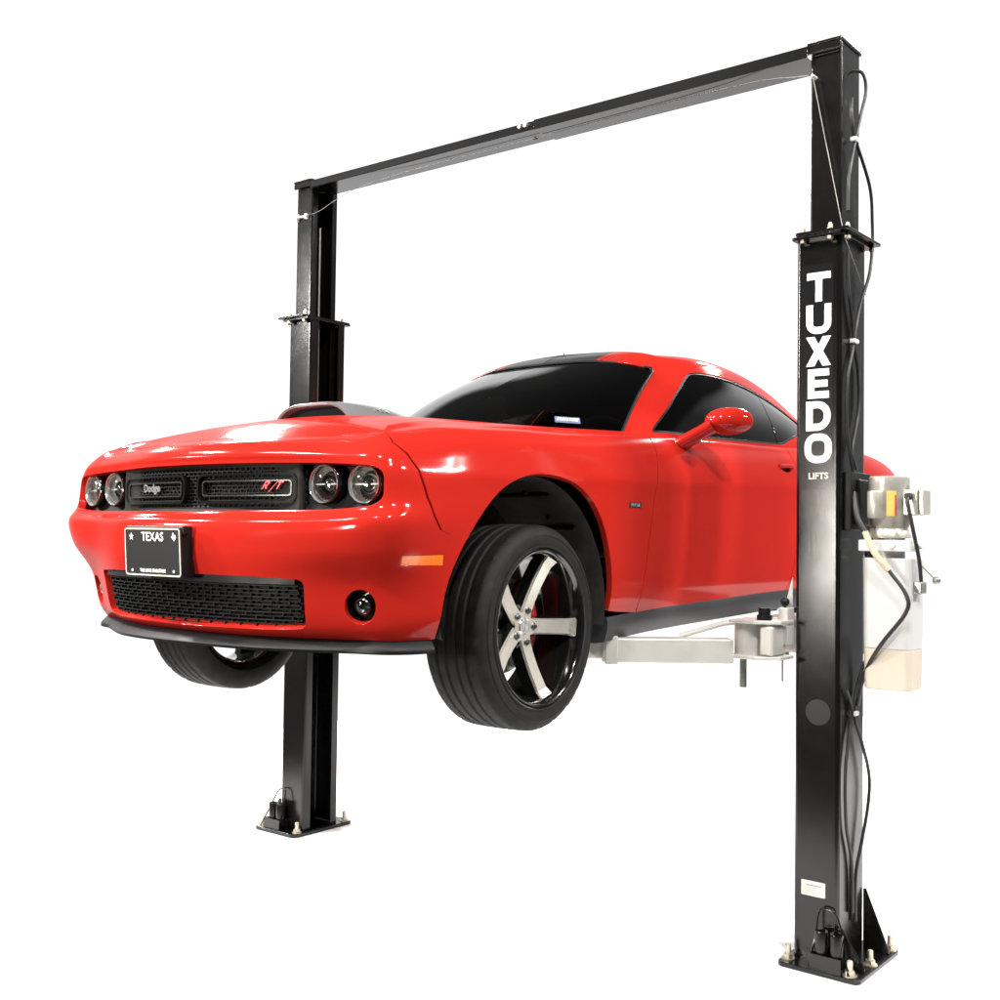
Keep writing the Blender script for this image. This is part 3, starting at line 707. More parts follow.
# cowl below the glass and the dark tub inside
mb = MB(); cw = [(.74, .66), (.80, .80), (.80, 1.05), (-.80, 1.05), (-.80, .80), (-.74, .66), (-.5, .50), (0, .42), (.5, .50)]
mb.prism(cw, 2, .93, .955); mb.build('cowl_panel', 'black_plastic', car)
mb = MB(); mb.box(-.80, .80, .95, 3.4, .40, .45); mb.box(-.82, .82, 2.85, 3.5, .5, .985)
mb.box(-.78, .78, .78, .95, .5, .96); mb.build('cabin_floor', 'cabin', car)
mb = MB(); mb.prism(rrect(-.72, .72, .80, .99, .05), 1, .86, 1.22); mb.build('dashboard', 'cabin', car, bevel=.02)
def seat_mb(x):
    b = MB(); b.box(x - .25, x + .25, 1.42, 1.92, .48, .64)
    t = Matrix.Translation((x, 1.95, .60)) @ Matrix.Rotation(math.radians(-16), 4, 'X')
    b.box(-.25, .25, -.06, .08, 0, .55, mtx=t); b.box(-.13, .13, -.04, .06, .57, .76, mtx=t); b.box(-.05, .05, -.01, .02, .53, .6, mtx=t); return b
for x in (.37, -.37): seat_mb(x).build('front_seat', 'seat', car, bevel=.035, seg=3)
mb = MB(); mb.box(-.62, .62, 2.5, 2.66, .5, 1.02); mb.build('rear_seat', 'seat', car, bevel=.04, seg=3)
mb = MB(); t = Matrix.Translation((.37, 1.30, .93)) @ Matrix.Rotation(math.radians(-65), 4, 'X')
mb.lathe([(.185 + .016 * math.cos(a), .016 * math.sin(a)) for a in [2 * PI * i / 8 for i in range(9)]], 36, 'z', mtx=t)
mb.box(-.18, .18, -.025, .025, -.012, .012, mtx=t); mb.cyl((.37, 1.30, .93), (.37, 1.05, .85), .03); mb.build('steering_wheel', 'cabin', car)
mb = MB(); mb.prism(rrect(-.12, .12, 1.255, 1.32, .025), 1, 1.19, 1.215); mb.cyl((0, 1.20, 1.31), (0, 1.215, 1.338), .010); mb.build('interior_mirror', 'cabin', car)
# sticker inside the windscreen corner
mb = MB(); P0 = CAB.ev([ug[3] - .20], [.045])[0]; N0 = CAB.nrm([ug[3] - .20], [.045])[0]; tu = CAB.ev([ug[3] - .19], [.045])[0] - P0; tu /= np.linalg.norm(tu); tv = np.cross(N0, tu)
if tv[2] < 0: tv = -tv
def frame(P, ex, ey, ez):
    m = Matrix.Identity(4)
    for i in range(3): m[i][0], m[i][1], m[i][2], m[i][3] = ex[i], ey[i], ez[i], P[i]
    return m
mt = frame(P0 + N0 * .0005, tu, tv, N0)
v, f = flat_shape(rrect(-.055, .055, -.002, .040, .004), [], .0012); mb.add(v, f, mtx=mt)
stk = mb.build('windshield_sticker', 'sticker', car, smooth=0)
mb = MB()
for q, w_ in ((.026, .042), (.014, .046)):
    for k in range(9):
        x0 = -w_ + k * .0105; mb.box(x0, x0 + random.uniform(.005, .008), q, q + .007, .0013, .0016, mtx=mt)
mb.build('sticker_print', 'white_ink', stk, smooth=0)

# ------------------------------------------------------------------ nose: lamp band, grille, lamps
def inner_sheet(poly, off, step, ret=.004): return panel(BODY, poly, [], step, off=off, ret=ret, bstep=.014)
bp_ = panel(BODY, band, [], (.02, .016), off=-.064, ret=.004, bstep=.014)
grille = surf_obj('grille', join_data(bp_, mirror_data(bp_)), 'grille_black', car)
def F(x, z, off=0.0):
    """point on the nose (or set back behind it) at x, z"""
    w = BODY.inv((0, 2), [(abs(x), z)], (0, UN[6]), (0, .82))[0]; p = BODY.ev([w[0]], [w[1]])[0] + BODY.nrm([w[0]], [w[1]])[0] * off
    return np.array([math.copysign(p[0], x) if x else 0, p[1], p[2]])
# nose curve inside the band, at mid height, as a function of x
bx = np.linspace(0, UN[5], 60); bpts = BODY.ev(bx, np.full(60, .53)); bn = BODY.nrm(bx, np.full(60, .53))
def band_y(x, back):
    """y of the band surface at |x|, measured `back` metres behind the paint"""
    q = bpts - bn * back; q[0, 0] = 0
    return float(np.interp(abs(x), q[:, 0], q[:, 1]))
ZC = .700
def band_bar(mb, x0, x1, z0, z1, back0, back1, n=10):
    """a bar that follows the curve of the nose"""
    xs = np.linspace(x0, x1, n); v = []
    for x in xs:
        for b in (back0, back1):
            for z in (z0, z1): v.append((x, band_y(x, b), z))
    f = []
    for i in range(n - 1):
        a = i * 4; c = a + 4
        f += [(a, a + 1, c + 1, c), (a + 2, c + 2, c + 3, a + 3), (a, c, c + 2, a + 2), (a + 1, a + 3, c + 3, c + 1)]
    f += [(0, 2, 3, 1), (n * 4 - 4, n * 4 - 3, n * 4 - 1, n * 4 - 2)]
    mb.add(v, f)
mesh = MB()
for z in np.arange(.624, .765, .0125): band_bar(mesh, -.50, .50, z, z + .0035, .046, .056, 24)
xs_ = np.arange(-.495, .50, .026)
for r_, z in enumerate(np.arange(.624, .752, .0125)):
    for x in xs_: mesh.box(x + (.013 if r_ % 2 else 0), x + (.013 if r_ % 2 else 0) + .004, band_y(x, .054), band_y(x, .047), z, z + .0125)
mesh.build('grille_mesh', 'grille_black', grille, smooth=0)
def frame_ring(mb, x0, x1, z0, z1, r, w, back0, back1):
    o_ = rrect(x0, x1, z0, z1, r, 5); i_ = rrect(x0 + w, x1 - w, z0 + w, z1 - w, max(.004, r - w), 5)
    v = []; n = len(o_)
    for P, b in ((o_, back1), (o_, back0), (i_, back0), (i_, back1)):
        # subdivide long runs so that it follows the curve
        for x, z in P: v.append((x, band_y(x, b), z))
    f = []
    for q in range(3):
        for i in range(n): j = (i + 1) % n; f.append((q * n + i, q * n + j, (q + 1) * n + j, (q + 1) * n + i))
    mb.add(v, f)
def rr_long(x0, x1, z0, z1, r): return rrect(x0, x1, z0, z1, r, 5)
_rr = rrect
def rrect_sub(x0, x1, y0, y1, r, n=6):
    P = _rr(x0, x1, y0, y1, r, n); return [tuple(p) for p in resample(P, .02)]
def ring2(x0, x1, z0, z1, r, w, back0, back1, name, m, par):
    mb = MB(); o_ = rrect_sub(x0, x1, z0, z1, r); n = len(o_); cx, cz = (x0 + x1) / 2, (z0 + z1) / 2
    fx = ((x1 - x0) / 2 - w) / ((x1 - x0) / 2); fz = ((z1 - z0) / 2 - w) / ((z1 - z0) / 2)
    i_ = [(cx + (x - cx) * fx, cz + (z - cz) * fz) for x, z in o_]
    v = [(x, band_y(x, b), z) for P, b in ((o_, back1), (o_, back0), (i_, back0), (i_, back1)) for x, z in P]
    f = [(q * n + i, q * n + (i + 1) % n, (q + 1) * n + (i + 1) % n, (q + 1) * n + i) for q in range(3) for i in range(n)]
    mb.add(v, f); return mb.build(name, m, par, smooth=40)
for s in (1, -1):
    a, b = (.035, .485) if s > 0 else (-.485, -.035)
    ring2(a, b, .640, .742, .03, .0075, .026, .058, 'grille_frame', 'gloss_black', grille)
    ring2(a + .024, b - .024, .664, .718, .012, .004, .030, .058, 'grille_insert', 'dark_chrome', grille)
# emblems
def emblem(txt, x, z, size, m, name, bold=.0, sx=1., shear=0., back=.036):
    mb = MB(); v, f = text_mb(txt, size, .004, bold, sx, shear)
    # text runs from the viewer's left (car -x) to right (+x)
    mb.add([(x + a, band_y(x + a, back) - d, z + b) for a, b, d in v], f); return mb.build(name, m, grille, smooth=0)
emblem('Dodge', -.262, .697, .040, 'chrome', 'script_emblem', .0012, 1.15)
mb = MB()       # slanted red letters R / T
def stroke(mb, pts, w, x0, z0, sc, shear, back=.034, th=.005):
    for (a, b) in zip(pts[:-1], pts[1:]):
        a = np.array(a, float); b = np.array(b, float); d = (b - a) / np.hypot(*(b - a)); n = np.array([-d[1], d[0]]) * w / 2
        q = [a - n - d * w * .2, b - n + d * w * .2, b + n + d * w * .2, a + n - d * w * .2]
        P = [(x0 + (p[0] + p[1] * shear) * sc, z0 + p[1] * sc) for p in q]
        th += .0004
        v = [(x, band_y(x, back) - k, z) for k in (0, th) for x, z in P]
        mb.add(v, [(0, 1, 2, 3), (4, 7, 6, 5), (0, 4, 5, 1), (1, 5, 6, 2), (2, 6, 7, 3), (3, 7, 4, 0)])
stroke(mb, [(0, 0), (0, 1), (.62, 1), (.72, .75), (.6, .5), (.1, .5)], .24, .345, .688, .0225, .7)
stroke(mb, [(.3, .5), (.75, 0)], .22, .345, .688, .0225, .7)
stroke(mb, [(.15, -.45), (.75, 1.25)], .12, .375, .688, .0225, .7)
stroke(mb, [(.25, 1), (1.1, 1)], .26, .390, .688, .0225, .7); stroke(mb, [(.65, 1), (.65, 0)], .26, .390, .688, .0225, .7)
mb.build('red_emblem', 'red_ink', grille, smooth=0)

def headlight(x, z, r, rot, par, outer):
    """lamp looking along -y (turned outwards by rot)"""
    y = band_y(x, .044)
    root = empty('headlight', (x, y, z), parent=par); root.rotation_euler = (0, 0, rot)
    b = MB(); b.lathe([(r * .80, .05), (r * .84, -.008), (r * .90, -.018), (r * .97, -.016), (r, -.002), (r * 1.0, .05)], 48, 'y'); b.build('bezel', 'gloss_black', root, smooth=60)
    b = MB(); b.lathe([(r * .83, -.004), (r * .855, -.0185), (r * .885, -.0215), (r * .905, -.018)], 48, 'y'); b.build('chrome_ring', 'chrome', root, smooth=60)
    b = MB(); b.lathe([(r * .82, -.002), (r * .78, .012), (r * .62, .030), (r * .46, .046)], 48, 'y')
    for k in range(24):                         # flutes of the bowl
        a = 2 * PI * k / 24; c, s_ = math.cos(a), math.sin(a)
        b.add([(r * .80 * c, .004, r * .80 * s_), (r * .5 * c, .038, r * .5 * s_), (r * .49 * c - .002 * s_, .041, r * .49 * s_ + .002 * c), (r * .79 * c - .003 * s_, .008, r * .79 * s_ + .003 * c)], [(0, 1, 2, 3)])
    b.box(-r * .8, r * .8, .002, .006, -.0025, .0025)
    b.build('reflector', 'reflector', root, smooth=50)
    b = MB(); b.lathe([(r * .50, .05), (r * .50, .012), (r * .44, .004), (r * .40, .010)], 36, 'y'); b.build('projector_ring', 'chrome' if outer else 'dark_chrome', root, smooth=40)
    b = MB(); b.lathe([(.0005, .000), (r * .2, .002), (r * .33, .008), (r * .40, .018)], 36, 'y'); b.build('projector_lens', 'lens_dark', root, smooth=80)
    b = MB(); b.lathe([(.0005, -.022), (r * .4, -.0195), (r * .7, -.012), (r * .845, -.003)], 40, 'y'); b.build('lens', 'clear_lens', root, smooth=80)
    return root
for s in (1, -1):
    headlight(s * .592, ZC + .002, .070, s * .05, car, False); headlight(s * .760, ZC, .069, s * .10, car, True)
# lower grille
ip = panel(BODY, intake, [], (.03, .02), off=-.045, ret=.004, bstep=.016)
lg = surf_obj('lower_grille', join_data(ip, mirror_data(ip)), 'grille_black', car)
ix = np.linspace(0, UN[4], 60)
def nose_y(x, z, back):
    p = BODY.ev(ix, np.full(60, float(np.interp(z, [.197, .228, .38, .49], VK[:4])))); return float(np.interp(abs(x), p[:, 0], p[:, 1])) + back
mesh = MB()
def nose_bar(mb, x0, x1, z0, z1, b0, b1, n=20):
    v = []
    for x in np.linspace(x0, x1, n):
        for b in (b0, b1):
            for z in (z0, z1): v.append((x, nose_y(x, (z0 + z1) / 2, b), z))
    f = []
    for i in range(n - 1):
        a = i * 4; c = a + 4; f += [(a, a + 1, c + 1, c), (a + 2, c + 2, c + 3, a + 3), (a, c, c + 2, a + 2), (a + 1, a + 3, c + 3, c + 1)]
    f += [(0, 2, 3, 1), (n * 4 - 4, n * 4 - 3, n * 4 - 1, n * 4 - 2)]; mb.add(v, f)
for k, z in enumerate(np.arange(.228, .375, .0125)): nose_bar(mesh, -.53, .53, z, z + .0042, .022 if k % 2 else .017, .034)
for x in np.arange(-.525, .50, .068):
    for k_, z in enumerate(np.arange(.228, .362, .0125)): o_ = (0, .034)[k_ % 2] + random.uniform(-.004, .004); mesh.box(x + o_, x + o_ + .006, nose_y(x + o_, z, .015), nose_y(x + o_, z, .032), z + .003, z + .0135)
mesh.build('grille_slats', 'grille_black', lg, smooth=0)
mb = MB(); nose_bar(mb, -.53, .53, .374, .402, .012, .04); mb.build('grille_header', 'black_plastic', lg)
# licence plate on its bracket
PY = float(BODY.ev([0], [.30])[0][1])
plate = MB(); tilt = math.radians(4)
pm = Matrix.Translation((0, PY - .045, .470)) @ Matrix.Rotation(tilt, 4, 'X')
plate.prism(_rr(-.158, .158, -.082, .082, .012), 1, 0, .007, mtx=pm)
pl = plate.build('license_plate', 'plate_black', car, smooth=30)
mb = MB(); mb.box(-.150, .150, .007, .06, -.085, .085, mtx=pm); mb.box(-.165, .165, .008, .03, .06, .088, mtx=pm); mb.build('plate_bracket', 'black_plastic', pl, bevel=.004)
mb = MB(); o_ = _rr(-.1575, .1575, -.0815, .0815, .012); i_ = _rr(-.1525, .1525, -.0765, .0765, .008); v, f = flat_shape(o_, [i_], .0015)
mb.add([(a, -.0002 - d, b) for a, b, d in v], f, mtx=pm); mb.build('plate_border', 'label', pl, smooth=0)
mb = MB(); v, f = text_mb('TEXAS', .043, .0012, .0004, 1.0); mb.add([(a + .004, -.0003 - d, b + .051) for a, b, d in v], f, mtx=pm)
v, f = text_mb('THE LONE STAR STATE', .0155, .0012, .0004, .9); mb.add([(a, -.0003 - d, b - .064) for a, b, d in v], f, mtx=pm)
for x in (-.118, .122):                              # a star left, a little state outline right
    if x < 0: P = [((.014 if k % 2 == 0 else .006) * math.sin(k * PI / 5), (.014 if k % 2 == 0 else .006) * math.cos(k * PI / 5)) for k in range(10)]
    else: P = [(-.013, .002), (-.005, .002), (-.005, .014), (.002, .014), (.002, .008), (.013, .006), (.013, -.004), (.004, -.014), (-.002, -.008), (-.006, -.004)]
    v, f = flat_shape(P, [], .0012); mb.add([(a + x, -.0003 - d, b + .052) for a, b, d in v], f, mtx=pm)
for x in (-.118, .118): mb.add([(a + x, -.0003 - d, b - .064) for a, b, d in flat_shape(uv_disc((0, 0), .005, .005, 12), [], .0012)[0]], flat_shape(uv_disc((0, 0), .005, .005, 12), [], .0012)[1], mtx=pm)
mb.build('plate_lettering', 'white_ink', pl, smooth=0)
# fog lamps
FP = F(FOGC[0], FOGC[1]); w = fc
FN = BODY.nrm([w[0]], [w[1]])[0]
for s in (1, -1):
    root = empty('fog_light', (s * FP[0], FP[1], FP[2]), parent=car)
    n = Vector((s * FN[0], FN[1], FN[2])).normalized(); root.rotation_euler = (n.to_track_quat('Y', 'Z')).to_euler()
    b = MB(); b.lathe([(.100, -.060), (.068, -.014), (.060, -.012), (.055, -.024), (.046, -.045), (.001, -.05)], 40, 'y'); b.build('fog_bowl', 'gloss_black', root, smooth=50)
    b = MB(); b.lathe([(.028, -.045), (.028, -.014), (.024, -.010)], 32, 'y'); b.build('lamp_ring', 'dark_chrome', root, smooth=40)
    b = MB(); b.lathe([(.024, -.012), (.016, -.024), (.001, -.03)], 28, 'y'); b.build('reflector', 'dark_chrome', root, smooth=60)
    b = MB(); b.lathe([(.001, -.006), (.014, -.008), (.025, -.013)], 28, 'y'); b.build('lens', 'clear_lens', root, smooth=80)
# side markers
mp = panel(BODY, inset(marker, .002), [], (.02, .01), off=-.002, ret=.008, bstep=.012)
both('side_marker', mp, 'amber', car)
# front lip and side skirts: profiles swept along the body line
def sweep(us, prof, name, m, close=True, parent=car, cap=True):
    """prof: list of (offset from the sill edge along the outward normal, dz); fn(u) allowed"""
    out = []
    for sgn in (1, -1):
        mb = MB(); v = []; n = None
        for k, u in enumerate(us):
            p = BODY.ev([u], [0.])[0]; nn = BODY.nrm([u], [.12])[0].copy(); nn[2] = 0; nn /= np.linalg.norm(nn)
            if u < 1e-6: nn = np.array([0, -1., 0])
            pr = prof(k / (len(us) - 1)); n = len(pr)
            for d, dz in pr: q = p + nn * d; v.append((sgn * q[0] if u > 1e-6 else 0, q[1], q[2] + dz))
        f = [(i * n + j, i * n + (j + 1) % n, (i + 1) * n + (j + 1) % n, (i + 1) * n + j) for i in range(len(us) - 1) for j in range(n if close else n - 1)]
        if cap: f += [tuple((len(us) - 1) * n + j for j in range(n))]
        out.append((v, f))
    return out
def lip_prof(t):
    e = 1 - .55 * min(1., max(0, t - .35) / .35)
    return [(-.012, .004), (.012 * e, -.006), (.050 * e, -.026), (.056 * e, -.034), (.052 * e, -.043), (-.02, -.045), (-.10, -.043), (-.10, .004)]
lu = np.concatenate([np.linspace(0, bot_front - .012, 44)])
mb = MB()
for v, f in sweep(lu, lip_prof, '', ''): mb.add(v, f)
mb.build('front_lip', 'black_plastic', car, smooth=35)
su = np.linspace(float(AFc[0, 0]) + .006, float(ARc[-1, 0]) - .006, 40)
def skirt_prof(t):
    return [(-.02, .004), (-.001, .002), (.004, -.010), (.002, -.05), (-.010, -.092 + .0 * t), (-.05, -.10), (-.16, -.10), (-.16, .004)]
for v, f in sweep(su, skirt_prof, '', ''):
    n = len(skirt_prof(0)); mb = MB(); mb.add(v, f + [tuple(range(n))]); mb.build('side_skirt', 'sill_plastic', car, smooth=35)
# fender badge
mb = MB(); bx_ = BODY.inv((1, 2), [(.625, .668)], (UN[8], UN[10]), (0, .6))[0]; bp0 = BODY.ev(*[[q] for q in bx_])[0]
mb.prism(_rr(bp0[1] - .045, bp0[1] + .045, .660, .680, .003), 0, bp0[0] - .001, bp0[0] + .003)
bdg = mb.build('fender_badge', 'dark_chrome', car)
mb = MB(); v, f = text_mb('HEMI 5.7L', .017, .001, .0005, 1.0); mb.add([(bp0[0] + .0032 + d, bp0[1] + a, .670 + b) for a, b, d in v], f); mb.build('badge_lettering', 'chrome', bdg, smooth=0)
# door handles
for k, dr in enumerate(doors):
    s = 1 if k == 0 else -1; mb = MB(); hp = BODY.ev([hpoc[0][0] - .062], [hpoc[0][1]])[0]
    mb.sphere((s * (hp[0] - .012), hp[1], hp[2] - .002), .075, 24, 10, (.06, .85, .25)); mb.build('handle_recess', 'black_plastic', dr)
    mb = MB(); mb.tube([(s * (hp[0] - .006), hp[1] - .075, hp[2] + .004), (s * (hp[0] + .014), hp[1] - .045, hp[2] + .006), (s * (hp[0] + .014), hp[1] + .045, hp[2] + .008), (s * (hp[0] - .006), hp[1] + .075, hp[2] + .008)], .010, 12); mb.build('handle', 'paint', dr)
# door mirrors
def mirror_geo(s):
    root = empty('side_mirror', (s * .885, 1.115, .955), parent=car)
    c = Vector((s * .165, .055, .092)); b = MB()
    # egg-shaped housing: rounded front, flat rear
    N, K = 28, 16; v = []; f = []
    for j in range(K + 1):
        t = j / K; yy = -.058 + .128 * t; w = math.sqrt(max(0, 1 - (1 - min(1, t / .86)) ** 2)) if t < .86 else 1 - .10 * ((t - .86) / .14) ** 2
        w = max(w, .001)
        for i in range(N):
            a = 2 * PI * i / N; ca, sa = math.cos(a), math.sin(a); e = .92
            v.append((c.x + s * .098 * w * math.copysign(abs(ca) ** e, ca), c.y + yy + .02 * ca * w, c.z + (.063 if sa > 0 else .056) * w * math.copysign(abs(sa) ** e, sa)))
    for j in range(K):
        for i in range(N): f.append((j * N + i, j * N + (i + 1) % N, (j + 1) * N + (i + 1) % N, (j + 1) * N + i))
    f.append(tuple(range(N))); f.append(tuple(K * N + i for i in range(N)))
    b.add(v, f); b.build('mirror_housing', 'paint', root, smooth=60)
    b = MB(); b.add([((p[0] - c.x) * .93 + c.x, p[1] + .003, (p[2] - c.z) * .92 + c.z) for p in v[-N:]], [tuple(range(N))]); b.build('mirror_glass', 'chrome', root, smooth=0)
    b = MB(); secs = [((-.02, -.005, -.012), .050, .032), ((.025, .0, .014), .045, .030), (((.080), .018, .046), .042, .028), ((.130, .035, .076), .046, .030)]; v = []
    for q, a_w, a_h in secs:
        for i in range(16):
            a = 2 * PI * i / 16; v.append((s * q[0] - s * .35 * a_h * math.sin(a), q[1] + a_w * math.cos(a), q[2] + a_h * math.sin(a)))
    b.add(v, [(k * 16 + i, k * 16 + (i + 1) % 16, (k + 1) * 16 + (i + 1) % 16, (k + 1) * 16 + i) for k in range(3) for i in range(16)] + [tuple(range(16)), tuple(48 + i for i in range(16))])
    b.build('mirror_stalk', 'paint', root, smooth=60)
mirror_geo(1); mirror_geo(-1)

# ------------------------------------------------------------------ wheel wells, underbody
def well(y0, s):
    b = MB(); n = 36; v = []; f = []
    A = [math.radians(-18 + 216 * i / n) for i in range(n + 1)]
    for a in A:
        for x, r in ((.895, .484), (.86, .470), (.62, .468), (.50, .46)): v.append((s * x, y0 + r * math.cos(a), max(.20, .272 + r * math.sin(a))))
    for i in range(n):
        for k in range(3): f.append((i * 4 + k, i * 4 + k + 1, (i + 1) * 4 + k + 1, (i + 1) * 4 + k))
    f.append(tuple(i * 4 + 3 for i in range(n + 1))); b.add(v, f)
    for k in range(5):                                # ribs and dimples of the felt
        a = math.radians(40 + 26 * k); b.add([], []); b.cyl((s * .60, y0 + .462 * math.cos(a), .272 + .462 * math.sin(a)), (s * .84, y0 + .466 * math.cos(a), .272 + .466 * math.sin(a)), .009, 8)
    for k in range(7):
        a = math.radians(25 + 22 * k); b.sphere((s * .74, y0 + .466 * math.cos(a), .272 + .466 * math.sin(a)), .012, 8, 6)
    b.build('wheel_liner', 'liner', car, smooth=40)
for y0 in (0, 2.946):
    for s in (1, -1): well(y0, s)
mb = MB(); mb.box(-.80, .80, .50, 2.44, .20, .30); mb.box(-.48, .48, -.72, .50, .24, .60); mb.box(-.5, .5, -.74, -.50, .215, .24); mb.box(-.50, .50, 2.44, 3.7, .22, .55)
mb.box(-.8, .8, 3.42, 3.85, .3, .6); mb.box(-.5, .5, -.74, -.6, .24, .80); mb.box(-.52, .52, -.6, .6, .55, .84)
mb.build('underbody', 'under', car, bevel=.03)
for s in (1, -1):
    mb = MB(); mb.cyl((s * .58, .02, .20), (s * .54, .04, .62), .045); mb.cyl((s * .585, .02, .30), (s * .55, .04, .55), .065, 18)
    mb.build('suspension_strut', 'under', car); mb = MB()
    mb.tube([(s * .3, -.12, .18), (s * .55, -.03, .12), (s * .70, 0, .13)], .03); mb.tube([(s * .3, .2, .18), (s * .7, .02, .12)], .028)
    mb.build('control_arm', 'under', car); mb = MB(); mb.tube([(s * .50, -.36, .50), (s * .70, -.40, .52), (s * .78, -.38, .50)], .02); mb.build('brake_line', 'liner', car)
# ------------------------------------------------------------------ wheels (built once about the origin, axle along +x outward)
TR, TW = .358, .255
def wheel_meshes():
    w = empty('wheel', (0, 0, 0), parent=car)
    # tyre: profile (r, x) with four grooves, cut into shoulder blocks round the tread
    hw = TW / 2
    prof = [(.268, hw - .012), (.276, hw - .004), (.300, hw + .003), (.322, hw + .0), (.340, hw - .008), (.350, hw - .018)]
    tread = []
    xs = np.linspace(hw - .026, -(hw - .026), 33)
    gro = [-.062, -.021, .021, .062]
    for x in xs:
        g = any(abs(x - q) < .0055 for q in gro); crown = .358 - .006 * (abs(x) / hw) ** 3
        tread.append((crown - (.005 if g else 0), x))
    P = prof + tread + [(r, -x) for r, x in prof[::-1]]
    N = 216; v = []; f = []; m = len(P)
    for i in range(N):
        a = 2 * PI * i / N
        for k, (r, x) in enumerate(P):
            rr = r
            if len(prof) - 2 <= k < len(prof) + len(tread) + 2:
                t = x / hw
                ph = (i + int(10 * abs(t))) % 9                    # slanted sipes
                if ph == 0 and abs(x) > .066: rr -= .0028
                if (i + int(8 * t)) % 12 == 0 and .024 < abs(x) < .058: rr -= .002
            v.append((x, rr * math.cos(a), rr * math.sin(a)))
    for i in range(N):
        j = (i + 1) % N
        for k in range(m - 1): f.append((i * m + k, i * m + k + 1, j * m + k + 1, j * m + k))
    b = MB(); b.add(v, f); b.build('tyre', 'rubber', w, smooth=28)
    b = MB(); b.lathe([(.276, hw + .0005), (.281, hw + .0025), (.283, hw + .0025), (.286, hw + .0015)], 96, 'x'); b.lathe([(.318, hw + .0015), (.320, hw + .0030), (.322, hw + .0012)], 96, 'x'); b.build('sidewall_rib', 'rubber', w)
    # rim barrel
    b = MB(); b.lathe([(.262, hw - .016), (.274, hw - .006), (.279, hw - .002), (.2785, hw + .002), (.270, hw + .003), (.262, hw - .001), (.256, hw - .012), (.250, hw - .05), (.240, -.02), (.236, -.09), (.246, -hw + .02), (.268, -hw + .002)], 96, 'x')
    b.build('rim_barrel', 'gloss_black', w, smooth=50)
    # centre + five spokes: dark body, machined face
    rot = math.radians(-3)
    dark = MB(); face = MB()
    RX = [(.045, .046), (.10, .054), (.16, .067), (.215, .084), (.2285, .088), (.2515, .106)]     # (r, x): deep dish that climbs outwards
    HW = [.0245, .0235, .0240, .0250, .0255, .029]
    for k in range(5):
        a = rot + 2 * PI * k / 5; ca, sa = math.cos(a), math.sin(a)
        def P3(r, t, x): return (x, r * ca - t * sa, r * sa + t * ca)
        v = []; vf = []
        for (r, x), h in zip(RX, HW):
            for t, dx in ((-h - .012, -.050), (-h - .0050, -.0070), (-h + .002, -.0015), (h - .002, -.0015), (h + .0050, -.0070), (h + .012, -.050)): v.append(P3(r, t, x + dx))
            for t, dx in ((-h - .0048, -.0062), (-h + .0005, .0012), (h - .0005, .0012), (h + .0048, -.0062)): vf.append(P3(r, t, x + dx))
        n = 6; q = len(RX); fd = [(i * n + j, i * n + j + 1, (i + 1) * n + j + 1, (i + 1) * n + j) for i in range(q - 1) for j in range(n - 1)]
        fd += [(0, 1, 2, 3, 4, 5), tuple((q - 1) * n + j for j in range(n))]
        dark.add(v, fd)
        # machined face with bevelled edges
        vb = [(p[0] - .0008, p[1], p[2]) for p in vf]; o = len(vf)
        ff = [(4 * i + k, 4 * i + k + 1, 4 * i + k + 5, 4 * i + k + 4) for i in range(q - 1) for k in range(3)]
        ff += [(o + a, o + d, o + c, o + b) for a, b, c, d in ff]
        ff += [(4 * i, 4 * i + 4, o + 4 * i + 4, o + 4 * i) for i in range(q - 1)] + [(4 * i + 3, o + 4 * i + 3, o + 4 * i + 7, 4 * i + 7) for i in range(q - 1)]
        ff += [(4 * q - 4 + k, 4 * q - 3 + k, o + 4 * q - 3 + k, o + 4 * q - 4 + k) for k in range(3)]
        face.add(vf + vb, ff)
    dark.lathe([(.001, -.01), (.075, -.01), (.082, .0), (.078, .034), (.066, .042)], 40, 'x')
    dark.build('spoke_body', 'gloss_black', w, smooth=35)
    # star-shaped machined hub
    hub = []
    for k in range(5):
        a = rot + 2 * PI * k / 5
        for da, r in ((-.36, .066), (-.235, .100), (.235, .100), (.36, .066), (.628, .050)): hub.append((r * math.cos(a + da), r * math.sin(a + da)))
    hv, hf = flat_shape(hub, [uv_disc((0, 0), .030, .030, 28)], .004)
    face.add([(.0445 + d + .06 * max(0, math.hypot(a, b) - .05), a, b) for a, b, d in hv], hf)
    face.build('spoke_face', 'machined', w, smooth=18)
    b = MB(); b.lathe([(.031, .034), (.031, .050), (.028, .054), (.020, .052), (.012, .054), (.001, .054)], 36, 'x'); b.build('centre_cap', 'chrome', w, smooth=35)
    for k in range(5):
        a = rot + 2 * PI * (k + .0) / 5 + .0; r = .058; b = MB()
        b.lathe([(.0135, .0), (.0135, .004), (.0105, .006)], 20, 'x', (.047, r * math.cos(a), r * math.sin(a)))
        b.lathe([(.0095, .002), (.0095, .011), (.007, .015), (.001, .0155)], 6, 'x', (.047, r * math.cos(a), r * math.sin(a))); b.build('lug_nut', 'dark_chrome', w, smooth=30)
    b = MB(); b.lathe([(.08, -.062), (.168, -.062), (.170, -.058), (.170, -.038), (.168, -.034), (.09, -.034), (.09, -.01)], 64, 'x'); b.build('brake_disc', 'disc', w, smooth=40)
    return w
def copy_tree(o, parent):
    c = o.copy(); COL.objects.link(c); c.parent = parent
    for ch in list(o.children): copy_tree(ch, c)
    return c
w0 = wheel_meshes(); XW = .930 - TW / 2; ZW = .215
spots = [(1, 0), (-1, 0), (1, 2.946), (-1, 2.946)]
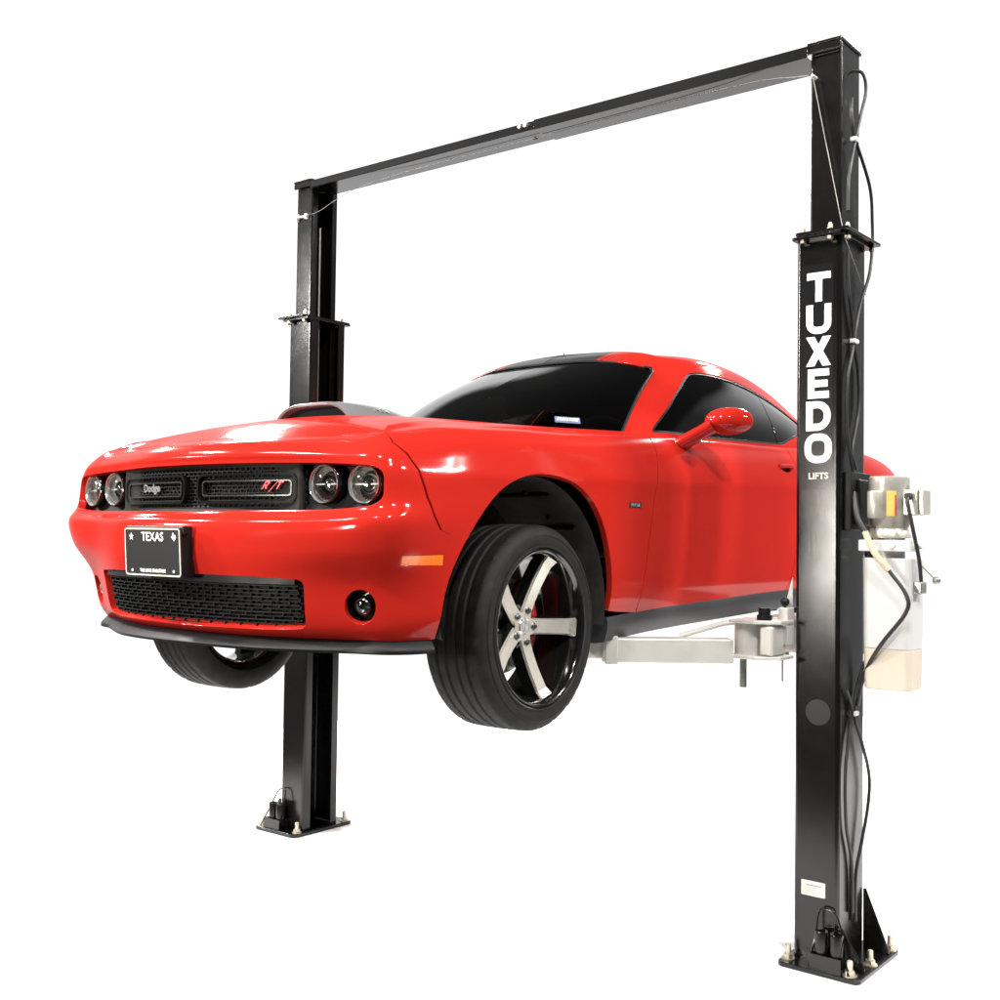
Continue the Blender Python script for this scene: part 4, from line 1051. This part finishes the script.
for i, (s, y) in enumerate(spots):
    w = w0 if i == 0 else copy_tree(w0, car)
    w.location = (s * XW, y + .018, ZW); w.scale = (1.03, 1.03, 1.03); st = math.radians(2.5) if y == 0 else 0; w.rotation_euler = (0 if s > 0 else .4, 0, st + (0 if s > 0 else PI))
    b = MB(); n = 12; v = []                            # caliper hugging the rear of the disc
    for j in range(n + 1):
        a = math.radians(-38 + 96 * j / n)
        for r, x in ((.125, -.075), (.125, -.018), (.186, -.012), (.195, -.03), (.195, -.07), (.186, -.085)): v.append((s * (XW + x), y + (r * math.cos(a)), ZW + r * math.sin(a)))
    b.add(v, [(j * 6 + k, j * 6 + (k + 1) % 6, (j + 1) * 6 + (k + 1) % 6, (j + 1) * 6 + k) for j in range(n) for k in range(6)] + [tuple(range(6)), tuple(n * 6 + k for k in range(6))])
    b.build('brake_caliper', 'caliper', car, bevel=.006)
    b = MB(); b.cyl((s * .30, y, ZW + .02), (s * (XW - .05), y, ZW), .04); b.build('axle', 'under', car)

# ------------------------------------------------------------------ two-post lift
lift = empty('two_post_lift', (0, 0, 0), 'tall black two-post vehicle lift with overhead beam holding up the red car', 'car lift')
HW_ = 1.525
def c_section(x0, x1, y, t, lip, r=.018):
    """C profile open towards -x, seen from above"""
    n = 5
    def arc(cx, cy, rr, a0, a1): return [(cx + rr * math.cos(math.radians(a0 + (a1 - a0) * k / n)), cy + rr * math.sin(math.radians(a0 + (a1 - a0) * k / n))) for k in range(n + 1)]
    ri = max(.004, r - t)
    out = [(x0 + t, -y + lip), (x0, -y + lip)] + arc(x0 + r, -y + r, r, 180, 270) + arc(x1 - r, -y + r, r, 270, 360) + arc(x1 - r, y - r, r, 0, 90) + arc(x0 + r, y - r, r, 90, 180) + [(x0, y - lip), (x0 + t, y - lip)]
    inn = arc(x0 + r, y - r, ri, 180, 90) + arc(x1 - r, y - r, ri, 90, 0) + arc(x1 - r, -y + r, ri, 0, -90) + arc(x0 + r, -y + r, ri, 270, 180)
    return out + inn
def mx(P, s): return [(s * a, b) for a, b in P]
def column(s):
    """s=+1 the near column, -1 the far one"""
    near = s > 0
    col = empty('column', (s * HW_, 0, 0), parent=lift, label='near column with white lettering down its front' if near else 'far column behind the bonnet without lettering')
    X = lambda x: s * (x - HW_)                       # to column coordinates
    def MBX(): return MB()
    b = MB(); b.prism([(X(x), y) for x, y in c_section(1.433, 1.618, .132, .008, .055)], 2, .02, 2.855); b.build('lower_post', 'black_paint', col, smooth=40, wn=True)
    b = MB(); b.prism([(X(x), y - .005) for x, y in c_section(1.475, 1.606, .098, .007, .04, .012)], 2, 2.4, 3.645); b.build('upper_post', 'black_paint', col, smooth=40, wn=True)
    b = MB()
    o_ = _rr(1.447, 1.665, -.182, .180, .012)
    b.prism([(X(x), y) for x, y in o_], 2, 2.868, 2.880); b.build('joint_flange', 'black_paint', col, bevel=.002)
    b = MB(); b.prism([(X(x), y) for x, y in _rr(1.425, 1.640, -.165, .165, .012)], 2, 2.8555, 2.8675); b.build('joint_flange', 'black_paint', col, bevel=.002)
    for x, y in ((1.47, -.15), (1.585, -.158), (1.64, -.12), (1.64, .14), (1.48, .15)):
        b = MB(); b.bolt(X(x), y, 2.880, .008, .028); b.lathe([(.013, 0), (.013, -.012), (.001, -.012)], 6, 'z', (X(x), y, 2.855)); b.cyl((X(x), y, 2.85), (X(x), y, 2.885), .006, 10); b.build('flange_bolt', 'zinc', col)
    b = MB(); b.prism([(X(x), y) for x, y in _rr(1.466, 1.612, -.125, .096, .006)], 2, 3.646, 3.658); b.box(X(1.468) if near else X(1.610), X(1.610) if near else X(1.468), -.123, -.110, 3.615, 3.646); b.build('top_plate', 'black_paint', col, bevel=.002)
    for x, y in ((1.49, -.10), (1.585, -.10), (1.59, .07)):
        b = MB(); b.bolt(X(x), y, 3.658, .008, .034); b.build('top_bolt', 'zinc', col)
    # base plate, gussets, anchor bolts
    b = MB(); b.prism([(X(x), y) for x, y in _rr(1.403, 1.735, -.224, .224, .030)], 2, 0.0, .019); b.build('base_plate', 'black_paint', col, bevel=.003)
    for y in (-.128, .128):
        b = MB(); b.prism([(X(1.6185), .0195), (X(1.722), .0195), (X(1.722), .035), (X(1.628), .26 if y > 0 else .17), (X(1.6185), .26 if y > 0 else .17)], 1, y - .006, y + .006); b.build('gusset', 'black_paint', col, bevel=.002)
    for x, y in ((1.432, -.172), (1.688, -.192), (1.706, -.03), (1.706, .185), (1.432, .185)):
        b = MB(); b.bolt(X(x), y, .019, .0155, .057); b.build('anchor_bolt', 'zinc', col)
    # rack with two stacked height adapters on the front
    b = MB(); a0, a1 = sorted((X(1.535), X(1.660)))
    b.box(a0, a1, -.212, -.207, .0195, .075); b.box(a0, a0 + .005, -.207, -.1325, .0195, .075); b.box(a1 - .005, a1, -.207, -.1325, .0195, .075)
    b.tube([(X(1.532), -.2125, .022), (X(1.544), -.175, .13), (X(1.552), -.155, .218), (X(1.572), -.150, .234), (X(1.612), -.150, .222), (X(1.634), -.155, .185), (X(1.664), -.175, .11), (X(1.690), -.2125, .022)], .0042, 8, smooth=4)
    b.build('adapter_rack', 'black_paint', col, smooth=40)
    for x in (1.568, 1.628):
        b = MB(); b.lathe([(.001, .02), (.026, .02), (.026, .150), (.024, .156), (.016, .156), (.016, .13), (.001, .13)], 28, 'z', (X(x), -.172, 0)); b.build('height_adapter', 'black_paint', col, smooth=40)
    # carriage inside the column
    b = MB(); a0, a1 = sorted((X(1.445), X(1.60))); b.box(a0, a1, -.118, .118, 1.05, 1.95); b.build('carriage', 'black_paint', col, bevel=.006)
    b = MB(); b.tube([(X(1.50), -.02, 1.95), (X(1.50), -.02, 3.4)], .006, 8, smooth=0); b.build('lift_chain', 'steel', col)
    return col, X
colN, XN = column(1); colF, XF = column(-1)
# lettering on the near column: squarish bold capitals, one below the other
def letter_polys(ch, w, h, t):
    """outline and holes of a bold capital, origin at its lower left"""
    r = t * 1.15
    if ch == 'T': return [(w / 2 - t / 2, 0), (w / 2 + t / 2, 0), (w / 2 + t / 2, h - t), (w, h - t), (w, h), (0, h), (0, h - t), (w / 2 - t / 2, h - t)], []
    if ch == 'E': return [(0, 0), (w, 0), (w, t), (t, t), (t, h / 2 - t / 2), (w * .93, h / 2 - t / 2), (w * .93, h / 2 + t / 2), (t, h / 2 + t / 2), (t, h - t), (w, h - t), (w, h), (0, h)], []
    if ch == 'X':
        k = t * 1.25; c = w / 2; m = h / 2
        return [(0, 0), (k, 0), (c, m - t * .95), (w - k, 0), (w, 0), (c + t * .66, m), (w, h), (w - k, h), (c, m + t * .95), (k, h), (0, h), (c - t * .66, m)], []
    def arc(cx, cy, rr, a0, a1, n=6): return [(cx + rr * math.cos(math.radians(a0 + (a1 - a0) * q / n)), cy + rr * math.sin(math.radians(a0 + (a1 - a0) * q / n))) for q in range(n + 1)]
    if ch == 'U':
        R = r * 1.35; i = max(.004, R - t)
        return [(0, h)] + arc(R, R, R, 180, 270) + arc(w - R, R, R, 270, 360) + [(w, h), (w - t, h)] + arc(w - t - i, t + i, i, 360, 270) + arc(t + i, t + i, i, 270, 180) + [(t, h)], []
    if ch == 'D':
        R = r * 1.7; i = max(.004, R - t)
        return [(0, 0)] + arc(w - R, R, R, 270, 360) + arc(w - R, h - R, R, 0, 90) + [(0, h)], [[(t, t)] + arc(w - t - i, t + i, i, 270, 360) + arc(w - t - i, h - t - i, i, 0, 90) + [(t, h - t)]]
    R = r * 1.5
    return _rr(0, w, 0, h, R), [_rr(t, w - t, t, h - t, max(.005, R - t))]
YF = -.1322
mb = MB(); mb.prism(_rr(XN(1.4535), XN(1.590), 1.86, 2.755, .006), 1, YF - .0012, YF); decal = mb.build('name_decal', 'decal', colN)
pitch = .1283; zt = 2.722
for k, ch in enumerate('TUXEDO'):
    w_ = {'T': .098, 'E': .088, 'O': .112, 'D': .101}.get(ch, .103); h_ = .1165
    o_, hl = letter_polys(ch, w_, h_, .0275); v, f = flat_shape(o_, hl, .0012); mb = MB(); x0 = XN(1.529) - w_ / 2; z0 = zt - k * pitch - h_
    mb.add([(x0 + a, YF - .0014 - d, z0 + b) for a, b, d in v], f); mb.build('letter', 'white_ink', decal, smooth=0)
mb = MB(); v, f = text_mb('LIFTS', .034, .0012, .0006, 1.08)
mb.add([(XN(1.530) + a, YF - .0014 - d, 1.912 + b) for a, b, d in v], f); mb.build('small_lettering', 'label', decal, smooth=0)
mb = MB(); mb.prism(_rr(XN(1.468), XN(1.566), .268, .326, .004), 1, YF - .0016, YF); ipl = mb.build('info_plate', 'label', colN)
mb = MB(); mb.box(XN(1.486), XN(1.552), YF - .0022, YF - .0016, .306, .312)
for z in (.299, .292, .285, .278): mb.box(XN(1.476), XN(1.476) + random.uniform(.05, .08), YF - .0021, YF - .0016, z, z + .0018)
mb.build('plate_print', 'fitting', ipl, smooth=0)
mb = MB(); mb.lathe([(.001, YF - .0012), (.0505, YF - .0012), (.0505, YF)], 48, 'y', (XN(1.533), 0, .985)); mb.build('hole_plug', 'plug', colN, smooth=30)
# electrical box and hose brackets on the outside of the near column
XO = 1.6185
mb = MB(); mb.box(XN(XO), XN(XO + .030), -.095, .105, 1.70, 1.93); mb.box(XN(XO + .03), XN(XO + .045), -.04, .105, 1.72, 1.90); mb.build('mounting_bracket', 'black_plastic', colN, bevel=.004)
hoses = [[(XO + .012, -.06, 3.42), (XO + .02, -.085, 3.36), (XO + .022, -.072, 3.30), (XO + .016, -.028, 3.262), (XO + .03, .09, 3.10), (XO + .026, .130, 2.96), (XO + .026, .130, 2.86), (XO + .030, .09, 2.74), (XO + .014, .03, 2.60), (XO + .012, -.02, 2.45), (XO + .012, .02, 2.33), (XO + .014, .02, 2.18), (XO + .016, -.05, 2.02), (XO + .03, -.04, 1.94)],
         [(XO - .03, .0, 3.56), (XO + .02, .03, 3.55), (XO + .03, .045, 3.48), (XO + .02, .02, 3.38), (XO + .014, -.02, 3.27), (XO + .012, -.085, 3.10), (XO + .014, -.098, 2.96)],
         [(XO + .012, -.09, 2.80), (XO + .012, -.085, 2.66), (XO + .012, -.03, 2.46), (XO + .012, -.09, 2.30), (XO + .012, -.095, 2.1), (XO + .02, -.05, 1.93)],
         [(XO + .045, .05, 1.70), (XO + .16, .11, 1.53), (XO + .14, .13, 1.44), (XO + .05, .08, 1.24), (XO + .014, .03, 1.10), (XO + .012, -.008, .975), (XO + .02, .05, .86), (XO + .026, .115, .72), (XO + .024, .11, .60), (XO + .018, .06, .46), (XO + .012, .015, .34), (XO + .012, .01, .16)],
         [(XO + .012, -.09, 1.08), (XO + .012, -.03, .99), (XO + .012, -.07, .87), (XO + .012, -.098, .74), (XO + .012, -.085, .55), (XO + .012, -.03, .40), (XO + .012, -.02, .2)]]
for k, h in enumerate(hoses):
    mb = MB(); mb.tube([(XN(x), y, z) for x, y, z in h], .0068, 10, smooth=6); mb.build('hydraulic_hose', 'hose', colN)
for y, z in ((-.028, 3.262), (-.025, 2.452), (-.01, .978)):
    mb = MB(); mb.box(XN(XO), XN(XO + .026), y - .020, y + .020, z - .009, z + .009); mb.build('hose_clip', 'white_plastic', colN, bevel=.004)
mb = MB(); mb.tube([(XN(1.500), -.134, 3.514), (XN(1.628), -.128, 2.86), (XN(1.632), .0, 2.74), (XN(1.630), .10, 2.66)], .0015, 6, smooth=0); mb.build('safety_cable', 'steel', colN)
mb = MB(); mb.lathe([(.001, -.142), (.006, -.142), (.007, -.1035)], 16, 'y', (XN(1.500), 0, 3.518)); mb.build('cable_anchor', 'white_plastic', colN)
# cable clamp on the far column
mb = MB(); a = XF(1.548); mb.tube([(a - .045, -.118, 3.452), (a - .02, -.122, 3.452), (a + .02, -.122, 3.448), (a + .045, -.118, 3.456)], .007, 8, smooth=3); mb.box(a - .046, a - .034, -.125, -.104, 3.43, 3.475); mb.box(a + .026, a + .04, -.122, -.104, 3.435, 3.465); mb.build('cable_clamp', 'white_plastic', colF)
# overhead beam
mb = MB(); mb.box(-1.470, .175, -.128, .045, 3.601, 3.643); beam = mb.build('overhead_beam', 'beam_paint', lift, bevel=.003)
mb = MB(); pass
mb = MB(); mb.prism([(-.131, 3.5975), (.048, 3.5975), (.048, 3.646), (.0455, 3.646), (.0455, 3.6005), (-.1285, 3.6005), (-.1285, 3.646), (-.131, 3.646)], 0, .10, 1.4745)
mb.build('beam_sleeve', 'beam_paint', beam, bevel=.001)
for x in (.02, .055):
    mb = MB(); mb.lathe([(.001, -.142), (.011, -.142), (.012, -.128)], 16, 'y', (x, 0, 3.628)); mb.build('beam_bolt', 'steel', beam)
mb = MB(); mb.lathe([(.001, 3.594), (.009, 3.594), (.010, 3.6008)], 16, 'z', (.03, -.02, 0)); mb.build('beam_bolt', 'steel', beam)
mb = MB(); mb.tube([(-1.515, -.122, 3.452), (-1.42, -.10, 3.468), (-1.2, -.07, 3.55), (-.8, -.05, 3.588), (0, -.05, 3.592), (1.1, -.07, 3.588), (1.475, -.12, 3.53)], .0015, 6, smooth=4); mb.build('equalizer_cable', 'steel', lift)

# swing arms: pivot head on the carriage, two-stage tube and a pad under the sill
def arm(s, yp, tip, pin=True):
    """s: side; yp: pivot y; tip: (x, y) of the pad, all on the +x side then mirrored"""
    root = empty('swing_arm', (s * 1.30, yp, 1.20), parent=lift)
    P = Vector((1.30, yp, 0)); T = Vector((tip[0], tip[1], 0)); d = (T - P); L = d.length; d.normalize(); ang = math.atan2(d.y, d.x)
    def tm(): 
        return Matrix.Diagonal((s, 1, 1, 1)) @ Matrix.Rotation(ang, 4, 'Z')
    m = tm()
    def bx(x0, x1, y0, y1, z0, z1, b): b.box(x0, x1, y0, y1, z0, z1, mtx=m)
    b = MB(); bx(.10, .62, -.045, .045, -.035, .062, b); b.build('outer_tube', 'silver_paint', root, bevel=.006)
    b = MB(); bx(.56, .61, -.052, .052, -.042, .070, b); b.build('tube_collar', 'silver_paint', root, bevel=.004)
    b = MB(); bx(.50, L, -.034, .034, -.022, .050, b); b.build('inner_tube', 'silver_paint', root, bevel=.005)
    b = MB(); b.tube([m @ Vector(p) for p in ((.03, -.045, .128), (.12, -.046, .118), (.30, -.040, .066))], .011, 10, smooth=0); b.build('release_rod', 'silver_paint', root)
    b = MB(); v = Vector(m @ Vector((L, 0, 0))); b.lathe([(.001, .05), (.045, .05), (.045, .060), (.022, .062), (.022, .085), (.060, .087), (.060, .098), (.001, .098)], 28, 'z', v); b.build('lift_pad', 'rubber', root, smooth=40)
    # pivot head
    b = MB(); b.prism([(s * x, y) for x, y in ((-.07, -.10), (.05, -.115), (.135, -.06), (.135, .06), (.03, .095), (-.07, .06))], 2, .128, .142); b.build('pivot_plate', 'silver_paint', root, bevel=.003); b = MB(); b.prism([(s * x, y) for x, y in ((-.07, -.10), (.05, -.115), (.135, -.06), (.135, .06), (.03, .095), (-.07, .06))], 2, -.012, .002); b.build('pivot_plate', 'silver_paint', root, bevel=.003)
    b = MB(); b.cyl((s * -.015, -.02, .002), (s * -.015, -.02, .128), .062, 32); b.build('pivot_boss', 'silver_paint', root, smooth=40)
    b = MB(); b.box(*sorted((s * .055, s * .11)), -.085, .04, .004, .120); b.build('gear_block', 'silver_paint', root, bevel=.008)
    b = MB(); b.cyl((s * -.035, -.04, -.13 if yp < 0 else -.03), (s * -.035, -.04, -.0125), .014, 18); b.build('pivot_pin', 'steel', root, smooth=40)
    b = MB(); b.lathe([(.001, .142), (.030, .142), (.030, .162), (.024, .162), (.024, .19), (.001, .19)], 12, 'z', (s * .060, -.05, 0)); b.build('gear_knob', 'black_plastic', root, smooth=30)
    return root
arm(1, -.20, (.70, -.70)); arm(1, .20, (.70, 1.15)); arm(-1, -.20, (.70, -.70)); arm(-1, .20, (.70, 1.15))
# carriage stop with handle beside the near column
mb = MB(); mb.box(1.388, 1.428, -.185, -.120, 1.245, 1.390); cs = mb.build('carriage_latch', 'silver_paint', lift, bevel=.004)
mb = MB(); mb.sphere((1.405, -.16, 1.412), .018, 20, 12); mb.cyl((1.405, -.16, 1.385), (1.405, -.16, 1.40), .006); mb.build('latch_knob', 'black_plastic', cs)
mb = MB(); mb.cyl((1.405, -.18, 1.10), (1.405, -.18, 1.25), .0035, 8); mb.build('latch_rod', 'steel', cs)
mb = MB(); mb.prism([(1.392, 1.392), (1.425, 1.392), (1.425, 1.51)], 1, -.135, -.128); mb.build('latch_gusset', 'silver_paint', cs)

# power unit on the outside of the near column
pu = empty('power_unit', (1.757, .02, 1.088), parent=lift)
def W(x, y, z): return (x - 1.757, y - .02, z - 1.10)
mb = MB(); c = W(1.757, .02, 0)
mb.lathe([(.001, 1.925), (.070, 1.925), (.0765, 1.919), (.0775, 1.90), (.0765, 1.895), (.0765, 1.735), (.070, 1.72), (.073, 1.715), (.085, 1.690), (.085, 1.684), (.001, 1.684)], 48, 'z', c); mb.build('motor', 'motor_paint', pu, smooth=35)
mb = MB(); t = W(1.733, -.048, 0); mb.lathe([(.001, 1.866), (.034, 1.866), (.036, 1.862), (.036, 1.764), (.034, 1.760), (.001, 1.760)], 32, 'z', t); mb.build('capacitor_cover', 'motor_paint', pu, smooth=35)
# label: a curved patch on the motor
mb = MB(); v = []; n = 8; R = .0782
for i in range(n + 1):
    a = math.radians(-78 + 27 * i / n)
    for z in (1.768, 1.866): v.append((c[0] + R * math.cos(a), c[1] + R * math.sin(a), z + c[2]))
mb.add(v, [(2 * i, 2 * i + 2, 2 * i + 3, 2 * i + 1) for i in range(n)]); mb.add([((p[0] - c[0]) * .975 + c[0], (p[1] - c[1]) * .975 + c[1], p[2]) for p in v], [(2 * i, 2 * i + 1, 2 * i + 3, 2 * i + 2) for i in range(n)])
lab = mb.build('warning_label', 'yellow', pu, smooth=40)
mb = MB(); v = []
for i in range(3):
    a = math.radians(-55 + 2 * i)
    for z in (1.77, 1.85): v.append((c[0] + .0788 * math.cos(a), c[1] + .0788 * math.sin(a), z + c[2]))
mb.add(v, [(0, 2, 3, 1), (2, 4, 5, 3)]); mb.build('label_stripe', 'red_ink', lab, smooth=40)
mb = MB(); mb.box(*[W(1.822, 0, 0)[0], W(1.878, 0, 0)[0]], W(0, -.015, 0)[1], W(0, .085, 0)[1], W(0, 0, 1.772)[2], W(0, 0, 1.872)[2]); jb = mb.build('junction_box', 'motor_paint', pu, bevel=.004)
mb = MB(); mb.box(W(1.880, 0, 0)[0], W(1.899, 0, 0)[0], W(0, -.006, 0)[1], W(0, .076, 0)[1], W(0, 0, 1.774)[2], W(0, 0, 1.870)[2]); mb.build('box_lid', 'motor_paint', jb, bevel=.003)
mb = MB(); mb.box(W(1.845, 0, 0)[0], W(1.874, 0, 0)[0], W(0, .01, 0)[1], W(0, .045, 0)[1], W(0, 0, 1.872)[2], W(0, 0, 1.895)[2]); mb.box(W(1.855, 0, 0)[0], W(1.866, 0, 0)[0], W(0, .02, 0)[1], W(0, .035, 0)[1], W(0, 0, 1.895)[2], W(0, 0, 1.91)[2]); mb.build('start_switch', 'white_plastic', jb, bevel=.002)
mb = MB(); q = W(1.848, -.015, 1.845); mb.cyl(q, (q[0], q[1] - .022, q[2]), .014, 18); mb.tube([(q[0], q[1] - .012, q[2]), (q[0] + .004, q[1] - .035, q[2] - .02), (q[0] + .022, q[1] - .03, q[2] - .12), (q[0] + .040, q[1] - .01, q[2] - .24), (q[0] + .042, q[1] + .01, q[2] - .33)], .0075, 10); mb.build('power_cord', 'hose', jb)
mb = MB(); mb.box(W(1.665, 0, 0)[0], W(1.865, 0, 0)[0], W(0, -.065, 0)[1], W(0, .09, 0)[1], W(0, 0, 1.632)[2], W(0, 0, 1.676)[2]); mb.cyl(W(1.757, .02, 1.60), W(1.757, .02, 1.686), .06, 28); mb.cyl(W(1.87, .0, 1.655), W(1.895, .0, 1.655), .014, 14); mb.cyl(W(1.80, -.066, 1.655), W(1.80, -.08, 1.655), .012, 12); mb.build('valve_block', 'white_plastic', pu, bevel=.004)
mb = MB(); mb.tube([W(1.705, -.10, 1.71), W(1.745, -.11, 1.63), W(1.80, -.10, 1.56)], .0125, 12); mb.build('hose_sleeve', 'tan_hose', pu)
mb = MB(); mb.tube([W(1.645, -.06, 1.86), W(1.675, -.095, 1.76), W(1.708, -.10, 1.705)], .013, 12); mb.build('pressure_hose', 'hose', pu)
mb = MB(); mb.tube([W(1.80, -.10, 1.56), W(1.862, -.09, 1.47), W(1.860, -.09, 1.40), W(1.76, -.08, 1.27), W(1.68, -.03, 1.15), W(1.64, .0, 1.02)], .008, 10); mb.build('return_hose', 'hose', pu)
mb = MB(); mb.box(W(1.866, 0, 0)[0], W(1.900, 0, 0)[0], W(0, -.03, 0)[1], W(0, .03, 0)[1], W(0, 0, 1.470)[2], W(0, 0, 1.518)[2]); mb.build('hose_fitting', 'fitting', pu, bevel=.005)
mb = MB(); mb.cyl(W(1.862, .02, 1.60), W(1.93, .03, 1.53), .004, 8); lv = mb.build('release_lever', 'steel', pu)
mb = MB(); mb.sphere(W(1.936, .031, 1.524), .016, 18, 12); mb.build('lever_knob', 'fitting', lv)
# tank: rounded box that narrows towards the bottom, filled to a third
def tank(z0, z1, name, m, k0, k1, par):
    b = MB(); v = []; secs = 8; n = None
    for j in range(secs + 1):
        t = j / secs; z = z0 + (z1 - z0) * t; k = k0 + (k1 - k0) * t; o_ = _rr(-.098 * k, .098 * k, -.085 * k, .085 * k, .028, 5); n = len(o_)
        v += [W(1.770 + a, .03 + q, z) for a, q in o_]
    f = [(j * n + i, j * n + (i + 1) % n, (j + 1) * n + (i + 1) % n, (j + 1) * n + i) for j in range(secs) for i in range(n)] + [tuple(range(n)), tuple(secs * n + i for i in range(n))]
    b.add(v, f); return b.build(name, m, par, smooth=40, bevel=.003, seg=2)
tk = tank(1.255, 1.606, 'oil_tank', 'tank', .965, 1.0, pu)
tank(1.098, 1.2545, 'oil_fill', 'oil', .93, .965, tk)
mb = MB(); mb.cyl(W(1.70, -.03, 1.606), W(1.70, -.03, 1.628), .018, 18); mb.build('filler_cap', 'black_plastic', tk)
# ------------------------------------------------------------------ setting
mb = MB(); mb.add([(0.0 + 4.15 * math.cos(2 * PI * i / 72), 2.1 + 4.15 * math.sin(2 * PI * i / 72), 0) for i in range(72)], [tuple(range(72))])
M['floor'] = mat('white_floor', (0.90, 0.90, 0.90), 0.7, spec=0.2)
fl = mb.build('floor', 'floor', smooth=0); fl['kind'] = 'structure'; fl.location.z = -.0005

# world glow: white sector added as a blank backdrop, dim hall behind the photographer
w = bpy.data.worlds.new('World'); scene.world = w; w.use_nodes = True; nt = w.node_tree; bg = nt.nodes['Background']
tc = nt.nodes.new('ShaderNodeTexCoord'); dt = nt.nodes.new('ShaderNodeVectorMath'); dt.operation = 'DOT_PRODUCT'
dt.inputs[1].default_value = Vector((-.62, .785, 0)).normalized()
sx = nt.nodes.new('ShaderNodeSeparateXYZ'); nt.links.new(tc.outputs['Generated'], sx.inputs[0])
fl_ = nt.nodes.new('ShaderNodeCombineXYZ'); nt.links.new(sx.outputs['X'], fl_.inputs['X']); nt.links.new(sx.outputs['Y'], fl_.inputs['Y'])
nn_ = nt.nodes.new('ShaderNodeVectorMath'); nn_.operation = 'NORMALIZE'; nt.links.new(fl_.outputs[0], nn_.inputs[0])
nt.links.new(nn_.outputs[0], dt.inputs[0])
def mrange(src, lo, hi, a, b):
    m = nt.nodes.new('ShaderNodeMapRange'); m.interpolation_type = 'SMOOTHSTEP'
    for k, q in (('From Min', lo), ('From Max', hi), ('To Min', a), ('To Max', b)): m.inputs[k].default_value = q
    nt.links.new(src, m.inputs['Value']); return m.outputs['Result']
def mathn(op, a, b):
    m = nt.nodes.new('ShaderNodeMath'); m.operation = op; nt.links.new(a, m.inputs[0])
    if isinstance(b, float): m.inputs[1].default_value = b
    else: nt.links.new(b, m.inputs[1])
    return m.outputs[0]
white = mrange(dt.outputs['Value'], .46, .74, 0, WORLD_WHITE)         # added glow for the blank backdrop, no wall stands there
dim = mrange(dt.outputs['Value'], -.5, .5, WORLD_DARK, WORLD_DIM)       # the rest of the hall
ceil = mrange(sx.outputs['Z'], .44, .52, 1, 0)
nt.links.new(mathn('ADD', mathn('MULTIPLY', white, ceil), mathn('MULTIPLY', dim, mrange(sx.outputs['Z'], .44, .52, 1, CEIL))), bg.inputs['Strength'])
bg.inputs['Color'].default_value = (1, 1, 1, 1)

def area_light(name, loc, target, sx, sy, power, col=(1, 1, 1), spread=180):
    l = bpy.data.lights.new(name, 'AREA'); l.shape = 'RECTANGLE'; l.size = sx; l.size_y = sy; l.energy = power; l.color = col; l.spread = math.radians(spread)
    o = bpy.data.objects.new(name, l); COL.objects.link(o); o.location = loc
    o.rotation_euler = (Vector(target) - Vector(loc)).to_track_quat('-Z', 'Y').to_euler(); return o
for a in LIGHTS: area_light(*a)

# ------------------------------------------------------------------ camera
yaw, pit, rol = .6713, .0306, .0132
Fv = Vector((-math.sin(yaw) * math.cos(pit), math.cos(yaw) * math.cos(pit), math.sin(pit)))
R = Vector((math.cos(yaw), math.sin(yaw), 0)); U = R.cross(Fv)
R2 = R * math.cos(rol) + U * math.sin(rol); U2 = -R * math.sin(rol) + U * math.cos(rol)
cd = bpy.data.cameras.new('camera'); co = bpy.data.objects.new('camera', cd); COL.objects.link(co)
mt = Matrix.Identity(4)
for i in range(3): mt[i][0], mt[i][1], mt[i][2] = R2[i], U2[i], -Fv[i]
mt.translation = Vector((3.3552, -4.4482, 1.6633)); co.matrix_world = mt
cd.sensor_width = 36; cd.lens = 1145.17 / 1000 * 36; cd.clip_end = 300; cd.clip_start = .05
scene.camera = co
scene.render.resolution_x = scene.render.resolution_y = 1024
vs = scene.view_settings; vs.view_transform = 'Standard'; vs.look = 'None'; vs.gamma = 1; vs.use_curve_mapping = False; vs.exposure = EXPOSURE
scene.cycles.max_bounces = 8; scene.cycles.transparent_max_bounces = 12
scene.cycles.use_denoising = True
